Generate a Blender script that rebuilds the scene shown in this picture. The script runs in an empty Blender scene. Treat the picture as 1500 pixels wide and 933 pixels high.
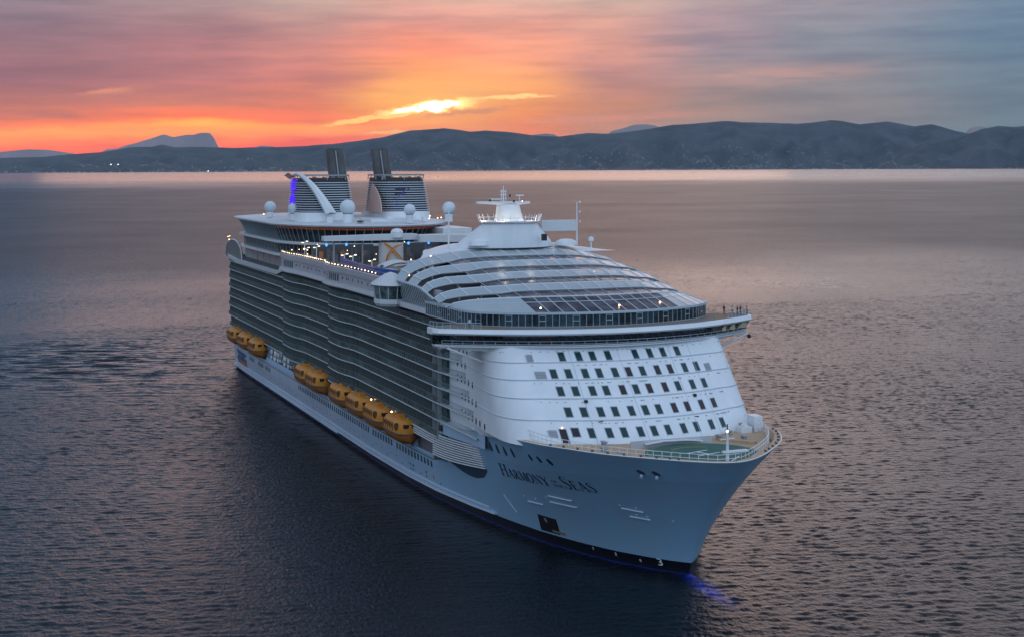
import bpy, bmesh, math, random
from mathutils import Vector, noise as mnoise
random.seed(7)
C = bpy.context.scene.collection
SC = bpy.context.scene
PI = math.pi

# ------------------------------------------------------------------ camera
cam_d = bpy.data.cameras.new('camera')
cam = bpy.data.objects.new('camera', cam_d); C.objects.link(cam)
YAW, PITCH, ROLL, FPX = 2.7543826134345033, 0.05621998763135316, 0.004276200524452087, 2345.7252498648786
DXP, DYP = 123.21078318315166, -353.7775403355708
from mathutils import Matrix
Fv = Vector((math.cos(PITCH)*math.cos(YAW), math.cos(PITCH)*math.sin(YAW), math.sin(PITCH)))
Rv = Vector((math.sin(YAW), -math.cos(YAW), 0)); Uv = Rv.cross(Fv)
cr, sr = math.cos(ROLL), math.sin(ROLL)
R2 = Rv*cr - Uv*sr; U2 = Rv*sr + Uv*cr
M = Matrix.Identity(4)
for i in range(3):
    M[i][0] = R2[i]; M[i][1] = U2[i]; M[i][2] = -Fv[i]
M[0][3], M[1][3], M[2][3] = 583.7225387765798, -119.55191144257222, 69.6890801062603
cam.matrix_world = M
cam_d.sensor_fit = 'HORIZONTAL'; cam_d.sensor_width = 36
cam_d.lens = 36*FPX/1500
cam_d.shift_x = -DXP/1500; cam_d.shift_y = DYP/1500
cam_d.clip_start = 2; cam_d.clip_end = 200000
SC.camera = cam

# ------------------------------------------------------------------ node expression helper
class X:
    def __init__(s, nt, v): s.nt, s.v = nt, v
    def _op(s, op, o=None, o2=None, clamp=False):
        n = s.nt.nodes.new('ShaderNodeMath'); n.operation = op; n.use_clamp = clamp
        for i, q in enumerate((s, o, o2)):
            if q is None: continue
            if isinstance(q, X): q = q.v
            if isinstance(q, (int, float)): n.inputs[i].default_value = q
            else: s.nt.links.new(q, n.inputs[i])
        return X(s.nt, n.outputs[0])
    def __add__(s, o): return s._op('ADD', o)
    __radd__ = __add__
    def __mul__(s, o): return s._op('MULTIPLY', o)
    __rmul__ = __mul__
    def __sub__(s, o): return s._op('SUBTRACT', o)
    def __rsub__(s, o): return X(s.nt, o)._op('SUBTRACT', s)
    def __truediv__(s, o): return s._op('DIVIDE', o)
    def __neg__(s): return s*-1
    def f(s, op, o=None, o2=None): return s._op(op, o, o2)
    def exp(s): return s._op('EXPONENT')
    def sat(s): return s._op('ADD', 0.0, clamp=True)
    def sm(s, a, b):
        n = s.nt.nodes.new('ShaderNodeMapRange'); n.interpolation_type = 'SMOOTHSTEP'
        s.nt.links.new(s.v, n.inputs[0]); n.inputs[1].default_value = a; n.inputs[2].default_value = b
        return X(s.nt, n.outputs[0])
def lin(c):
    return tuple(((v/255)/12.92 if v <= 10.3 else ((v/255+.055)/1.055)**2.4) for v in c)
def mixc(nt, fac, a, b, blend='MIX'):
    n = nt.nodes.new('ShaderNodeMix'); n.data_type = 'RGBA'; n.blend_type = blend; n.clamp_factor = True
    for idx, q in ((0, fac), (6, a), (7, b)):
        if isinstance(q, X): q = q.v
        if isinstance(q, (int, float)): n.inputs[idx].default_value = q
        elif isinstance(q, (tuple, list)): n.inputs[idx].default_value = (*q[:3], 1)
        else: nt.links.new(q, n.inputs[idx])
    return n.outputs[2]
def ramp(nt, fac, stops, interp='LINEAR'):
    n = nt.nodes.new('ShaderNodeValToRGB'); r = n.color_ramp; r.interpolation = interp
    while len(r.elements) > 1: r.elements.remove(r.elements[-1])
    r.elements[0].position = stops[0][0]; r.elements[0].color = (*stops[0][1], 1)
    for p, c in stops[1:]:
        e = r.elements.new(p); e.color = (*c, 1)
    nt.links.new(fac.v if isinstance(fac, X) else fac, n.inputs[0])
    return n.outputs[0]
def noise(nt, vec, scale, detail=3, rough=.5, dist=0, dims='3D'):
    n = nt.nodes.new('ShaderNodeTexNoise'); n.noise_dimensions = dims
    n.inputs['Scale'].default_value = scale; n.inputs['Detail'].default_value = detail
    n.inputs['Roughness'].default_value = rough; n.inputs['Distortion'].default_value = dist
    if vec is not None: nt.links.new(vec, n.inputs['Vector'])
    return X(nt, n.outputs[0])
def comb(nt, x, y, z):
    n = nt.nodes.new('ShaderNodeCombineXYZ')
    for i, q in enumerate((x, y, z)):
        if isinstance(q, X): nt.links.new(q.v, n.inputs[i])
        else: n.inputs[i].default_value = q
    return n.outputs[0]

# ------------------------------------------------------------------ world: dusk sky with a sun behind broken cloud
SUN_AZ, SUN_EL = math.radians(164.0), math.radians(2.2)
W = bpy.data.worlds.new('World'); SC.world = W; W.use_nodes = True
nt = W.node_tree; nt.nodes.clear()
out = nt.nodes.new('ShaderNodeOutputWorld')
tc = nt.nodes.new('ShaderNodeTexCoord')
sep = nt.nodes.new('ShaderNodeSeparateXYZ'); nt.links.new(tc.outputs['Generated'], sep.inputs[0])
dx, dy, dz = (X(nt, sep.outputs[i]) for i in range(3))
el0 = dz.f('ARCSINE')*57.29578
# azimuth in degrees measured from the sun, positive to the left in the picture
ca, sa = math.cos(SUN_AZ), math.sin(SUN_AZ)
fx = dx*ca + dy*sa; fy = dy*ca - dx*sa
az = fy.f('ARCTAN2', fx)*57.29578          # + = left... (counter-clockwise from above)
nv = comb(nt, az*0.16, el0*1.0, 0.0)
w1 = noise(nt, nv, 0.9, 4, .55)
w2 = noise(nt, comb(nt, az*0.45, el0*2.6, 5.0), 1.0, 6, .62)
el = el0 + (w1-.5)*0.7 + (w2-.5)*0.55
azw = az + (w1-.5)*4.0
E01 = el/6.6; HZ = .6e-5
def col(stops):
    # the air in front of the sky is built as a volume, so the clear sky behind it is a little stronger
    o_ = []
    for e, c in stops:
        T = math.exp(-min(90000, 2300/math.tan(math.radians(e)))*HZ)
        o_.append((e/6.6, tuple(max(.006, (v-(1-T)*h)/T*(1.18 if e < 1.8 else .97)) for v, h in zip(lin(c), (.19,.24,.33)))))
    return ramp(nt, E01, o_)
cols = [   # azimuth offset, [(elevation, sRGB)]
 (14.2, [(.4,(236,108,80)),(.85,(248,138,72)),(1.25,(255,165,75)),(1.5,(250,135,98)),(2.0,(195,125,115)),(2.8,(160,114,125)),(4.4,(148,118,132)),(6.2,(140,134,150))]),
 (7.5, [(.4,(235,105,88)),(.8,(242,115,88)),(1.15,(255,155,75)),(1.45,(255,172,75)),(1.7,(242,125,98)),(2.2,(210,130,115)),(3.0,(186,123,128)),(4.5,(172,124,134)),(6.2,(166,150,155))]),
 (4.0, [(.4,(222,100,92)),(1.0,(226,108,92)),(1.4,(252,158,75)),(1.65,(226,122,104)),(2.4,(214,130,116)),(3.4,(206,132,130)),(4.8,(192,142,142)),(6.1,(190,170,165))]),
 (0.0, [(.6,(215,115,100)),(1.2,(224,128,106)),(1.7,(238,150,95)),(2.4,(255,185,105)),(3.3,(255,168,115)),(4.2,(250,150,125)),(5.2,(224,156,148)),(6.1,(214,175,165))]),
 (-3.4, [(.6,(206,125,108)),(1.4,(216,130,106)),(2.1,(232,142,102)),(2.9,(255,170,115)),(3.8,(252,165,136)),(5.0,(238,165,150)),(6.1,(215,180,170))]),
 (-6.6, [(.8,(178,134,120)),(2.2,(188,135,120)),(3.2,(190,140,140)),(4.2,(214,155,146)),(5.2,(218,165,155)),(6.1,(205,180,170))]),
 (-10.4, [(.8,(155,138,134)),(2.4,(152,136,136)),(3.3,(160,144,150)),(4.1,(150,142,156)),(5.1,(172,150,160)),(6.1,(182,165,170))]),
 (-14.2, [(.8,(136,134,136)),(2.2,(138,136,142)),(3.4,(134,140,152)),(4.6,(132,140,156)),(6.1,(160,154,166))]),
 (-21.3, [(.8,(108,126,134)),(2.8,(112,134,150)),(4.4,(104,132,156)),(6.1,(118,142,165))]),
]
low = col(cols[0][1])
for (a0, _), (a1, st) in zip(cols, cols[1:]):
    m = azw.sm(a0, a1) if False else (azw*-1).sm(-a0, -a1)
    low = mixc(nt, m, low, col(st))
strk = noise(nt, comb(nt, az*0.22, el0*2.4+az*.03, 14.0), 1.0, 6, .6)*.7 + noise(nt, comb(nt, az*0.09, el0*1.1, 21.0), 1.0, 3, .5)*.3
low = mixc(nt, 1.0, low, mixc(nt, strk.sm(.32,.66), (.80,.80,.84), (1.14,1.10,1.05)), 'MULTIPLY')
# pink lit cloud streaks to the right, thin bright streaks near the sun, dark bars
def blob(a, e, wa, we, tilt=0.0):
    u = az - a; v = el0 - e - u*tilt
    u = u/wa; v = v/we
    return (-(u*u + v*v)).exp()
s1 = noise(nt, comb(nt, az*0.5, el0*4.0, 2.0), 1.0, 5, .6)
cl = (blob(-12.3, 3.25, 3.4, .33, -.03)*(s1.sm(.3, .6)*.9+.25)).sat()
low = mixc(nt, cl*.75, low, lin((205,155,142)))
cl = (blob(-7.0, 1.75, 2.8, .13, -.05)*(s1.sm(.3,.55))).sat()
low = mixc(nt, cl*.9, low, lin((240,150,122)))
cl = (blob(11.0, 2.68, 1.3, .14, -.05)*(w2.sm(.42,.6))).sat()
low = mixc(nt, cl, low, lin((245,150,110)))
# sun patch behind torn cloud
w3 = noise(nt, comb(nt, az*1.3, el0*3.4 , 9.0), 1.0, 7, .65)
wob = (w3-.5)
u = az + .15; v = el0 - 2.13 + wob*.75 + u*.13
sp = (-(u*u/2.0 + v*v/.034)).exp()*(w3.sm(.25,.5)*.55+.6)
uh = az + 1.4; halo = (-(uh*uh/7.0 + v*v/1.3)).exp()
low = mixc(nt, halo*.45, low, (1.25, .62, .17))
low = mixc(nt, sp.sm(.08, .5), low, (2.2, 1.15, .32))
low = mixc(nt, sp.sm(.45, .85), low, (5.5, 4.6, 2.9))
u2 = az - 1.9; v2 = el0 - 1.72 + wob*.55 + u2*.14
st2 = (-(u2*u2/2.2 + v2*v2/.010)).exp()*(w3.sm(.3,.5)+.4)
low = mixc(nt, st2.sm(.25, .8)*.95, low, (1.7, .85, .16))
u3 = az + 3.2; v3 = el0 - 2.50 + wob*.45 + u3*.04
st3 = (-(u3*u3/2.6 + v3*v3/.010)).exp()
low = mixc(nt, st3.sm(.25, .8)*.9, low, (1.6, .85, .26))
u4 = az - 1.2; v4 = el0 - 1.25 + wob*.35
st4 = (-(u4*u4/.8 + v4*v4/.006)).exp()
low = mixc(nt, st4.sm(.25, .8)*.9, low, (1.5, .66, .14))
u5 = az + 1.5; v5 = el0 - 1.95 + wob*.5 + u5*.1
dk = (-(u5*u5/3.2 + v5*v5/.012)).exp()
low = mixc(nt, dk.sm(.2,.9)*.55, low, lin((205,120,100)))
# upper sky: broad overcast dome. warm ahead, cool behind, brightest towards +X (behind the camera)
E2 = el0/90.0
ahead = ramp(nt, E2, [(0.0, lin((205,165,160))), (.075, (.33,.42,.56)), (.14, (.36,.48,.66)), (.24, (.16,.23,.37)), (.40, (.10,.14,.23)), (.7,(.32,.40,.56)), (1,(.42,.52,.70))])
right = ramp(nt, E2, [(0.0, lin((205,170,162))), (.08, (3.0,2.4,2.2)), (.13, (2.1,1.74,1.68)), (.19, (.50,.46,.54)), (.30, lin((92,90,112))), (.42, lin((80,84,108))), (.7,(.34,.42,.58)), (1,(.42,.52,.70))])
back = ramp(nt, E2, [(0.0, (.76,1.02,1.32)), (.15, (.76,1.04,1.36)), (.4, (.71,.95,1.24)), (.7,(.50,.66,.90)), (1,(.42,.52,.70))])
left = ramp(nt, E2, [(0.0, (.44,.53,.68)), (.2, (.42,.52,.68)), (.5, (.44,.55,.72)), (1,(.42,.52,.70))])
aleft = ramp(nt, E2, [(0.0, lin((150,142,156))), (.075, (.19,.40,.64)), (.14, (.22,.45,.72)), (.24, (.12,.23,.40)), (.40, (.10,.15,.25)), (.7,(.30,.38,.54)), (1,(.42,.52,.70))])
ahead = mixc(nt, az.sm(-4, 9), ahead, aleft)
up = mixc(nt, (az*-1).sm(0, 13), ahead, right)
up = mixc(nt, (az*-1).sm(14, 36), up, left)      # beyond the right edge it cools again
up = mixc(nt, az.sm(8, 60), up, left)
backness = dx.sm(-.05, .9)
up = mixc(nt, backness, up, back)
skyc = mixc(nt, el0.sm(6.0, 8.6), low, up)
offside = az.f('ABSOLUTE').sm(24, 50)
skyc = mixc(nt, offside, skyc, up)
bg = nt.nodes.new('ShaderNodeBackground'); nt.links.new(skyc, bg.inputs[0]); bg.inputs[1].default_value = 1.0
ns = nt.nodes.new('ShaderNodeTexSky'); ns.sky_type = 'NISHITA'; ns.sun_disc = False
ns.sun_elevation = SUN_EL; ns.sun_rotation = PI/2 - SUN_AZ
bg2 = nt.nodes.new('ShaderNodeBackground'); nt.links.new(ns.outputs[0], bg2.inputs[0]); bg2.inputs[1].default_value = .003
ad = nt.nodes.new('ShaderNodeAddShader'); nt.links.new(bg.outputs[0], ad.inputs[0]); nt.links.new(bg2.outputs[0], ad.inputs[1])
nt.links.new(ad.outputs[0], out.inputs[0])
W.cycles.sampling_method = 'MANUAL'; W.cycles.sample_map_resolution = 1024

# ------------------------------------------------------------------ sun (low, behind thin cloud)
sl = bpy.data.lights.new('sun', 'SUN'); sl.energy = .16; sl.angle = math.radians(26); sl.color = (1, .55, .33)
so = bpy.data.objects.new('sun', sl); C.objects.link(so)
sd = Vector((math.cos(SUN_AZ)*math.cos(SUN_EL+.03), math.sin(SUN_AZ)*math.cos(SUN_EL+.03), math.sin(SUN_EL+.03)))
so.rotation_euler = sd.to_track_quat('Z', 'Y').to_euler()

vs = SC.view_settings; vs.view_transform = 'Standard'; vs.look = 'None'; vs.gamma = 1; vs.exposure = 0; vs.use_curve_mapping = False
SC.cycles.max_bounces = 6; SC.cycles.transparent_max_bounces = 12; SC.cycles.volume_bounces = 0
SC.cycles.diffuse_bounces = 2; SC.cycles.glossy_bounces = 3; SC.cycles.use_denoising = True
SC.cycles.caustics_reflective = False; SC.cycles.caustics_refractive = False
SC.cycles.sample_clamp_indirect = 4

# ------------------------------------------------------------------ materials
MATS = {}
def mat(name, base, rough=.5, metal=0, spec=.5, var=0, vscale=.3, emit=None, estr=0, streak=False):
    m = bpy.data.materials.new(name); m.use_nodes = True; MATS[name] = m
    nt = m.node_tree; b = nt.nodes['Principled BSDF']
    b.inputs['Base Color'].default_value = (*base, 1); b.inputs['Roughness'].default_value = rough
    b.inputs['Metallic'].default_value = metal; b.inputs['Specular IOR Level'].default_value = spec
    if emit: b.inputs['Emission Color'].default_value = (*emit, 1); b.inputs['Emission Strength'].default_value = estr
    if var:
        tc = nt.nodes.new('ShaderNodeTexCoord')
        mp = nt.nodes.new('ShaderNodeMapping'); nt.links.new(tc.outputs['Object'], mp.inputs[0])
        if streak: mp.inputs['Scale'].default_value = (1, 1, .12)
        n = noise(nt, mp.outputs[0], vscale, 5, .6)
        n2 = noise(nt, tc.outputs['Object'], vscale*.13, 3, .5)
        k = (n.sm(.3, .75)*.6 + n2.sm(.3,.7)*.4)
        nt.links.new(mixc(nt, k, tuple(c*(1-var) for c in base), tuple(min(1, c*(1+var*.6)) for c in base)), b.inputs['Base Color'])
        r = n*.2+ (rough-.1); nt.links.new(r.v, b.inputs['Roughness'])
    return m
mat('white_paint', (.74,.76,.80), .42, var=.10, vscale=.5, streak=True)
mat('front_white', (.74,.77,.82), .38, var=.08, vscale=.35, streak=True)
mat('roof_white', (.62,.63,.66), .6, var=.14, vscale=.15)
mat('grey_paint', (.30,.31,.34), .5, var=.15, vscale=.4)
mat('dark_grey', (.07,.075,.085), .5, var=.2, vscale=.5)
mat('black', (.012,.012,.014), .5)
mat('slab_edge', (.62,.66,.68), .5, var=.1)
mat('tan_deck', (.50,.34,.22), .65, var=.18, vscale=.6)
mat('teak', (.22,.15,.11), .7, var=.2, vscale=.6)
mat('recess_blue', (.24,.32,.44), .6, var=.15)
mat('light_blue', (.35,.48,.64), .45, var=.08)
mat('heli_green', (.035,.13,.105), .7, var=.25, vscale=.4)
mat('boat_orange', (.58,.21,.010), .5, var=.12, vscale=.8)
mat('boat_hull', (.27,.09,.010), .5, var=.15, vscale=.8)
mat('lettering', (.01,.02,.06), .4)
mat('funnel_dark', (.085,.085,.09), .45, metal=.4, var=.5, vscale=.6, streak=True)
mat('slat', (.60,.66,.74), .45)
mat('sun_tan', (.62,.40,.34), .6)
mat('blue_wall', (.01,.07,.30), .4, var=.2)
mat('marking', (.75,.78,.8), .5)
mat('rail_grey', (.12,.14,.145), .5)
mat('cabin_wall', (.16,.155,.165), .55, var=.25, vscale=.25)
mat('lamp_warm', (1,.8,.5), .5, emit=(1,.62,.30), estr=7)
mat('lamp_white', (1,1,1), .5, emit=(1,.80,.55), estr=2.2)
mat('lamp_blue', (.05,.2,1), .5, emit=(.03,.22,1), estr=3.0)
mat('led_purple', (.05,.02,.5), .5, emit=(.07,.015,.70), estr=1.1)
mat('orange_blind', (.30,.07,.04), .6, emit=(.9,.2,.08), estr=.07)
mat('bar_glow', (.2,.07,.03), .5, emit=(1,.42,.14), estr=.10)
mat('red_screen', (.3,.01,.02), .5, emit=(.7,.02,.04), estr=.25)
mat('slide_red', (.55,.10,.03), .4)
mat('slide_yellow', (.6,.35,.03), .4)
mat('teal', (.01,.16,.17), .5)
mat('cloth_dark', (.03,.03,.04), .8)
mat('cloth_white', (.5,.5,.5), .8)
mat('cloth_red', (.3,.04,.04), .8)
mat('skin', (.42,.24,.17), .6)
mat('hair', (.03,.02,.015), .7)

def glassmat(name, tint, alpha, rough=.06, var=0, gl=1.0):
    m = bpy.data.materials.new(name); m.use_nodes = True; MATS[name] = m
    nt = m.node_tree; b = nt.nodes['Principled BSDF']; b.inputs['Base Color'].default_value = (*tint, 1)
    b.inputs['Roughness'].default_value = rough; b.inputs['Alpha'].default_value = alpha; b.inputs['Specular IOR Level'].default_value = .5*gl
    if var:
        tc = nt.nodes.new('ShaderNodeTexCoord'); n = noise(nt, tc.outputs['Object'], var, 3, .6)
        nt.links.new(mixc(nt, n.sm(.35,.7), tuple(c*.4 for c in tint), tuple(c*1.7 for c in tint)), b.inputs['Base Color'])
    return m
glassmat('window_glass', (.012,.045,.05), 1, .08, gl=.8)
glassmat('window_glass_brown', (.02,.012,.018), 1, .1)
glassmat('balcony_glass', (.06,.10,.10), .82, .2, var=.12, gl=.7)
glassmat('screen_glass', (.16,.24,.27), .30, .08)
glassmat('lounge_glass', (.02,.04,.05), .88, .08, var=.3)
glassmat('bridge_glass', (.006,.012,.02), .93, .05, var=.3)
glassmat('solarium_glass', (.03,.055,.075), .72, .06, var=.25)
glassmat('roof_glass', (.085,.08,.105), .8, .22, var=.3)
glassmat('roof_panel', (.42,.48,.52), .93, .3)

# hull paint: light blue sides, paler aft, black boot top, bright blue antifouling below
m = bpy.data.materials.new('hull_paint'); m.use_nodes = True; MATS['hull_paint'] = m
nt = m.node_tree; b = nt.nodes['Principled BSDF']; tc = nt.nodes.new('ShaderNodeTexCoord')
sp_ = nt.nodes.new('ShaderNodeSeparateXYZ'); nt.links.new(tc.outputs['Object'], sp_.inputs[0])
hx, hz = X(nt, sp_.outputs[0]), X(nt, sp_.outputs[2])
mp = nt.nodes.new('ShaderNodeMapping'); nt.links.new(tc.outputs['Object'], mp.inputs[0]); mp.inputs['Scale'].default_value = (1,1,.18)
n1 = noise(nt, mp.outputs[0], .25, 6, .6); n2 = noise(nt, tc.outputs['Object'], .05, 3, .5)
cA = mixc(nt, hx.sm(120, 300), (.42,.47,.58), (.23,.40,.57))
cA = mixc(nt, (hz - (14.4 + (hx-281)*.058)).sm(-.05, .05)*hx.sm(268,282), cA, (.25,.44,.64))
cA = mixc(nt, n1.sm(.35,.8)*.35, cA, (.30,.34,.42))
cA = mixc(nt, n2.sm(.45,.7)*.25, cA, (.24,.36,.50))
seam = (hz*.4).f('FRACT').f('LESS_THAN', .02)*.15
cA = mixc(nt, seam, cA, (.15,.2,.28))
bt = (hx.sm(90, 330)*1.75)+.45
cA = mixc(nt, (hz - bt).sm(.03, -.03), cA, (.004,.005,.012))
cA = mixc(nt, (hz - .22).sm(.03, -.03), cA, (.003,.016,.15))
nt.links.new(cA, b.inputs['Base Color']); b.inputs['Roughness'].default_value = .38
bp = nt.nodes.new('ShaderNodeBump'); bp.inputs['Strength'].default_value = .25; bp.inputs['Distance'].default_value = .15
nt.links.new(noise(nt, tc.outputs['Object'], .35, 2).v, bp.inputs['Height']); nt.links.new(bp.outputs[0], b.inputs['Normal'])

# ------------------------------------------------------------------ mesh builder
class MB:
    def __init__(s): s.v = []; s.f = []; s.mi = []; s.m = 0
    def vert(s, *p): s.v.append(tuple(p)); return len(s.v)-1
    def face(s, idx): s.f.append(tuple(idx)); s.mi.append(s.m)
    def quad(s, a, b, c, d):
        i = len(s.v); s.v += [tuple(a), tuple(b), tuple(c), tuple(d)]; s.face((i, i+1, i+2, i+3))
    def box(s, x0, x1, y0, y1, z0, z1):
        i = len(s.v)
        s.v += [(x0,y0,z0),(x1,y0,z0),(x1,y1,z0),(x0,y1,z0),(x0,y0,z1),(x1,y0,z1),(x1,y1,z1),(x0,y1,z1)]
        for q in ((0,3,2,1),(4,5,6,7),(0,1,5,4),(1,2,6,5),(2,3,7,6),(3,0,4,7)): s.face([i+k for k in q])
    def prism(s, pts, z0, z1, cap=True):
        """closed plan polygon; z0/z1 numbers or functions of (x,y)"""
        n = len(pts); i = len(s.v)
        g = lambda z, p: z(*p) if callable(z) else z
        s.v += [(p[0], p[1], g(z0, p)) for p in pts] + [(p[0], p[1], g(z1, p)) for p in pts]
        for k in range(n): s.face((i+k, i+(k+1) % n, i+n+(k+1) % n, i+n+k))
        if cap: s.face([i+n+k for k in range(n)]); s.face([i+k for k in reversed(range(n))])
    def loft(s, rows, closed=False):
        i = len(s.v); n = len(rows[0])
        for r in rows: s.v += [tuple(p) for p in r]
        for a in range(len(rows)-1):
            for k in range(n if closed else n-1):
                s.face((i+a*n+k, i+a*n+(k+1) % n, i+(a+1)*n+(k+1) % n, i+(a+1)*n+k))
    def tube(s, path, r, n=6, r1=None):
        path = [Vector(p) for p in path]; rows = []
        for k, p in enumerate(path):
            t = (path[min(k+1, len(path)-1)] - path[max(k-1, 0)]).normalized()
            a = t.cross(Vector((0, 0, 1)) if abs(t.z) < .95 else Vector((1, 0, 0))).normalized(); b = t.cross(a)
            rr = r if r1 is None else r + (r1-r)*k/(len(path)-1)
            rows.append([p + a*math.cos(2*PI*j/n)*rr + b*math.sin(2*PI*j/n)*rr for j in range(n)])
        s.loft(rows, True); i = len(s.v)-n*len(rows)
        s.face([i+k for k in reversed(range(n))]); s.face([i+(len(rows)-1)*n+k for k in range(n)])
    def lathe(s, c, prof, n=24):
        rows = [[(c[0]+r*math.cos(2*PI*j/n), c[1]+r*math.sin(2*PI*j/n), c[2]+z) for j in range(n)] for r, z in prof]
        s.loft(rows, True)
    def ribbon(s, path, w, h):
        """box-section beam along a path: w horizontal, h vertical"""
        path = [Vector(p) for p in path]; rows = []
        for k, p in enumerate(path):
            t = path[min(k+1, len(path)-1)] - path[max(k-1, 0)]; t.z = 0
            t = t.normalized() if t.length > 1e-6 else Vector((1,0,0)); a = Vector((-t.y, t.x, 0))
            rows.append([p+a*w/2, p+a*w/2+Vector((0,0,h)), p-a*w/2+Vector((0,0,h)), p-a*w/2])
        s.loft(rows, True); i = len(s.v)-4*len(rows)
        s.face((i, i+1, i+2, i+3)); j = i+4*(len(rows)-1); s.face((j+3, j+2, j+1, j))
    def build(s, name, mats, parent=None, smooth=0, split=None):
        if split and len(s.f):
            par = list(range(len(s.v)))
            def find(a):
                while par[a] != a: par[a] = par[par[a]]; a = par[a]
                return a
            if split == 'side':
                key = lambda f: sum(s.v[i][1] for i in f) > 0
            else:
                for f in s.f:
                    for i in f[1:]: par[find(i)] = find(f[0])
                key = lambda f: find(f[0])
            gr = {}
            for f, m_ in zip(s.f, s.mi): gr.setdefault(key(f), []).append((f, m_))
            if len(gr) > 1:
                outs = []
                for fs in gr.values():
                    mb = MB(); idx = {}
                    for f, m_ in fs:
                        for i in f:
                            if i not in idx: idx[i] = len(mb.v); mb.v.append(s.v[i])
                        mb.f.append(tuple(idx[i] for i in f)); mb.mi.append(m_)
                    outs.append(mb.build(name, mats, parent, smooth))
                return outs[0]
        me = bpy.data.meshes.new(name); me.from_pydata(s.v, [], s.f)
        if isinstance(mats, str): mats = [mats]
        for q in mats: me.materials.append(MATS[q])
        if len(mats) > 1: me.polygons.foreach_set('material_index', s.mi)
        bm = bmesh.new(); bm.from_mesh(me); bmesh.ops.recalc_face_normals(bm, faces=bm.faces)
        if smooth:
            bmesh.ops.remove_doubles(bm, verts=bm.verts, dist=.001)
            for e in bm.edges:
                e.smooth = len(e.link_faces) == 2 and e.calc_face_angle(0) < math.radians(smooth)
            for f in bm.faces: f.smooth = True
        bm.to_mesh(me); bm.free(); me.update()
        o = bpy.data.objects.new(name, me); C.objects.link(o)
        if parent: o.parent = parent
        return o
def tag(o, label=None, cat=None, group=None, kind=None):
    if label: o['label'] = label
    if cat: o['category'] = cat
    if group: o['group'] = group
    if kind: o['kind'] = kind
    return o
def empty(name, loc=(0,0,0), rz=0):
    o = bpy.data.objects.new(name, None); C.objects.link(o); o.location = loc; o.rotation_euler = (0,0,rz); o.empty_display_size = 2
    return o
def kids(o): return [c for c in bpy.data.objects if c.parent == o]
def copy_tree(o, parent=None):
    ch = kids(o); c = o.copy(); C.objects.link(c); c.parent = parent
    for q in ch: copy_tree(q, c)
    return c

# ------------------------------------------------------------------ ship geometry functions
def interp(t, x):
    if x <= t[0][0]: return t[0][1]
    for (a, b), (c, d) in zip(t, t[1:]):
        if x <= c: return b + (d - b) * (x - a) / (c - a)
    return t[-1][1]
WLT = [(0,0),(1,.9),(3,2.4),(7,4.9),(13.6,8.3),(22,11.5),(32.5,14.6),(45,17.2),(58.8,19.2),(78,21.2),(98,22.1),(130,22.5),(400,22.5)]
DKT = [(0,0),(.4,1.9),(1,3.1),(2,4.6),(3.3,6.1),(5,7.9),(7.5,10.2),(10,12.4),(13,14.9),(16,17.0),(20,19.2),(24,21.0),(28,22.5),(33,23.5),(40,24.0),(400,24.0)]
def tip(z):
    z = max(z, 0); return 331.8 + 18.2 * (min(z,23) / 22) ** 1.4
def hullB(x, z):
    u = tip(z) - x
    if u <= 0: return 0.0
    zz = min(max(z, 0), 22) / 22
    h = zz ** 1.25
    b = interp(WLT, u) * (1 - h) + interp(DKT, u) * h
    aft = (1 - .06 * ((30 - x) / 30) ** 2) if x < 30 else 1
    f = max(0, min(1, (250 - x) / 60)); f = f * f * (3 - 2 * f)
    full = interp(WLT, u) + (23.4 - interp(WLT, u)) * min(1, z / 6) if z > 0 else interp(WLT, u)
    return (b * (1 - f) + full * f) * aft
def rimz(x):
    return interp([(256,15.2),(270,17.1),(287,19),(303,20.5),(315,21.3),(326,21.9),(352,22)], x)
def frontX(y, z):
    z = min(max(z, 18), 37.5)
    return 320.5 - 1.13*(z-20.9) - (.0172-(z-20.9)*.00047)*y*y
WALLT = [(255,22.4),(275,22.7),(285,23.6),(295,24.5),(312,24.9)]
def sidewall(x): return interp(WALLT, x)
def frontplan(z, off=0.0):
    """starboard side -> round the front -> port side"""
    Wd = 25.3; x1 = frontX(24.6, z); x0 = x1-9
    half = [(262+(x0-1.5-262)*k/8, sidewall(262+(x0-1.5-262)*k/8)+off) for k in range(9)]
    y0 = sidewall(x0); p0 = (x0, y0+off); p1 = (x1+2.2+off, max(Wd, y0)+.2+off); p2 = (frontX(18.5, z)+off, 18.5)
    for k in range(13):
        t = k/12; half.append(tuple(p0[i]*(1-t)**2+2*p1[i]*t*(1-t)+p2[i]*t*t for i in (0, 1)))
    half += [(frontX(y, z)+off, y) for y in (16, 14, 12, 10, 8, 6, 4, 2)]
    return [(x, -y) for x, y in half] + [(frontX(0, z)+off, 0)] + [(x, y) for x, y in reversed(half)]

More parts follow.
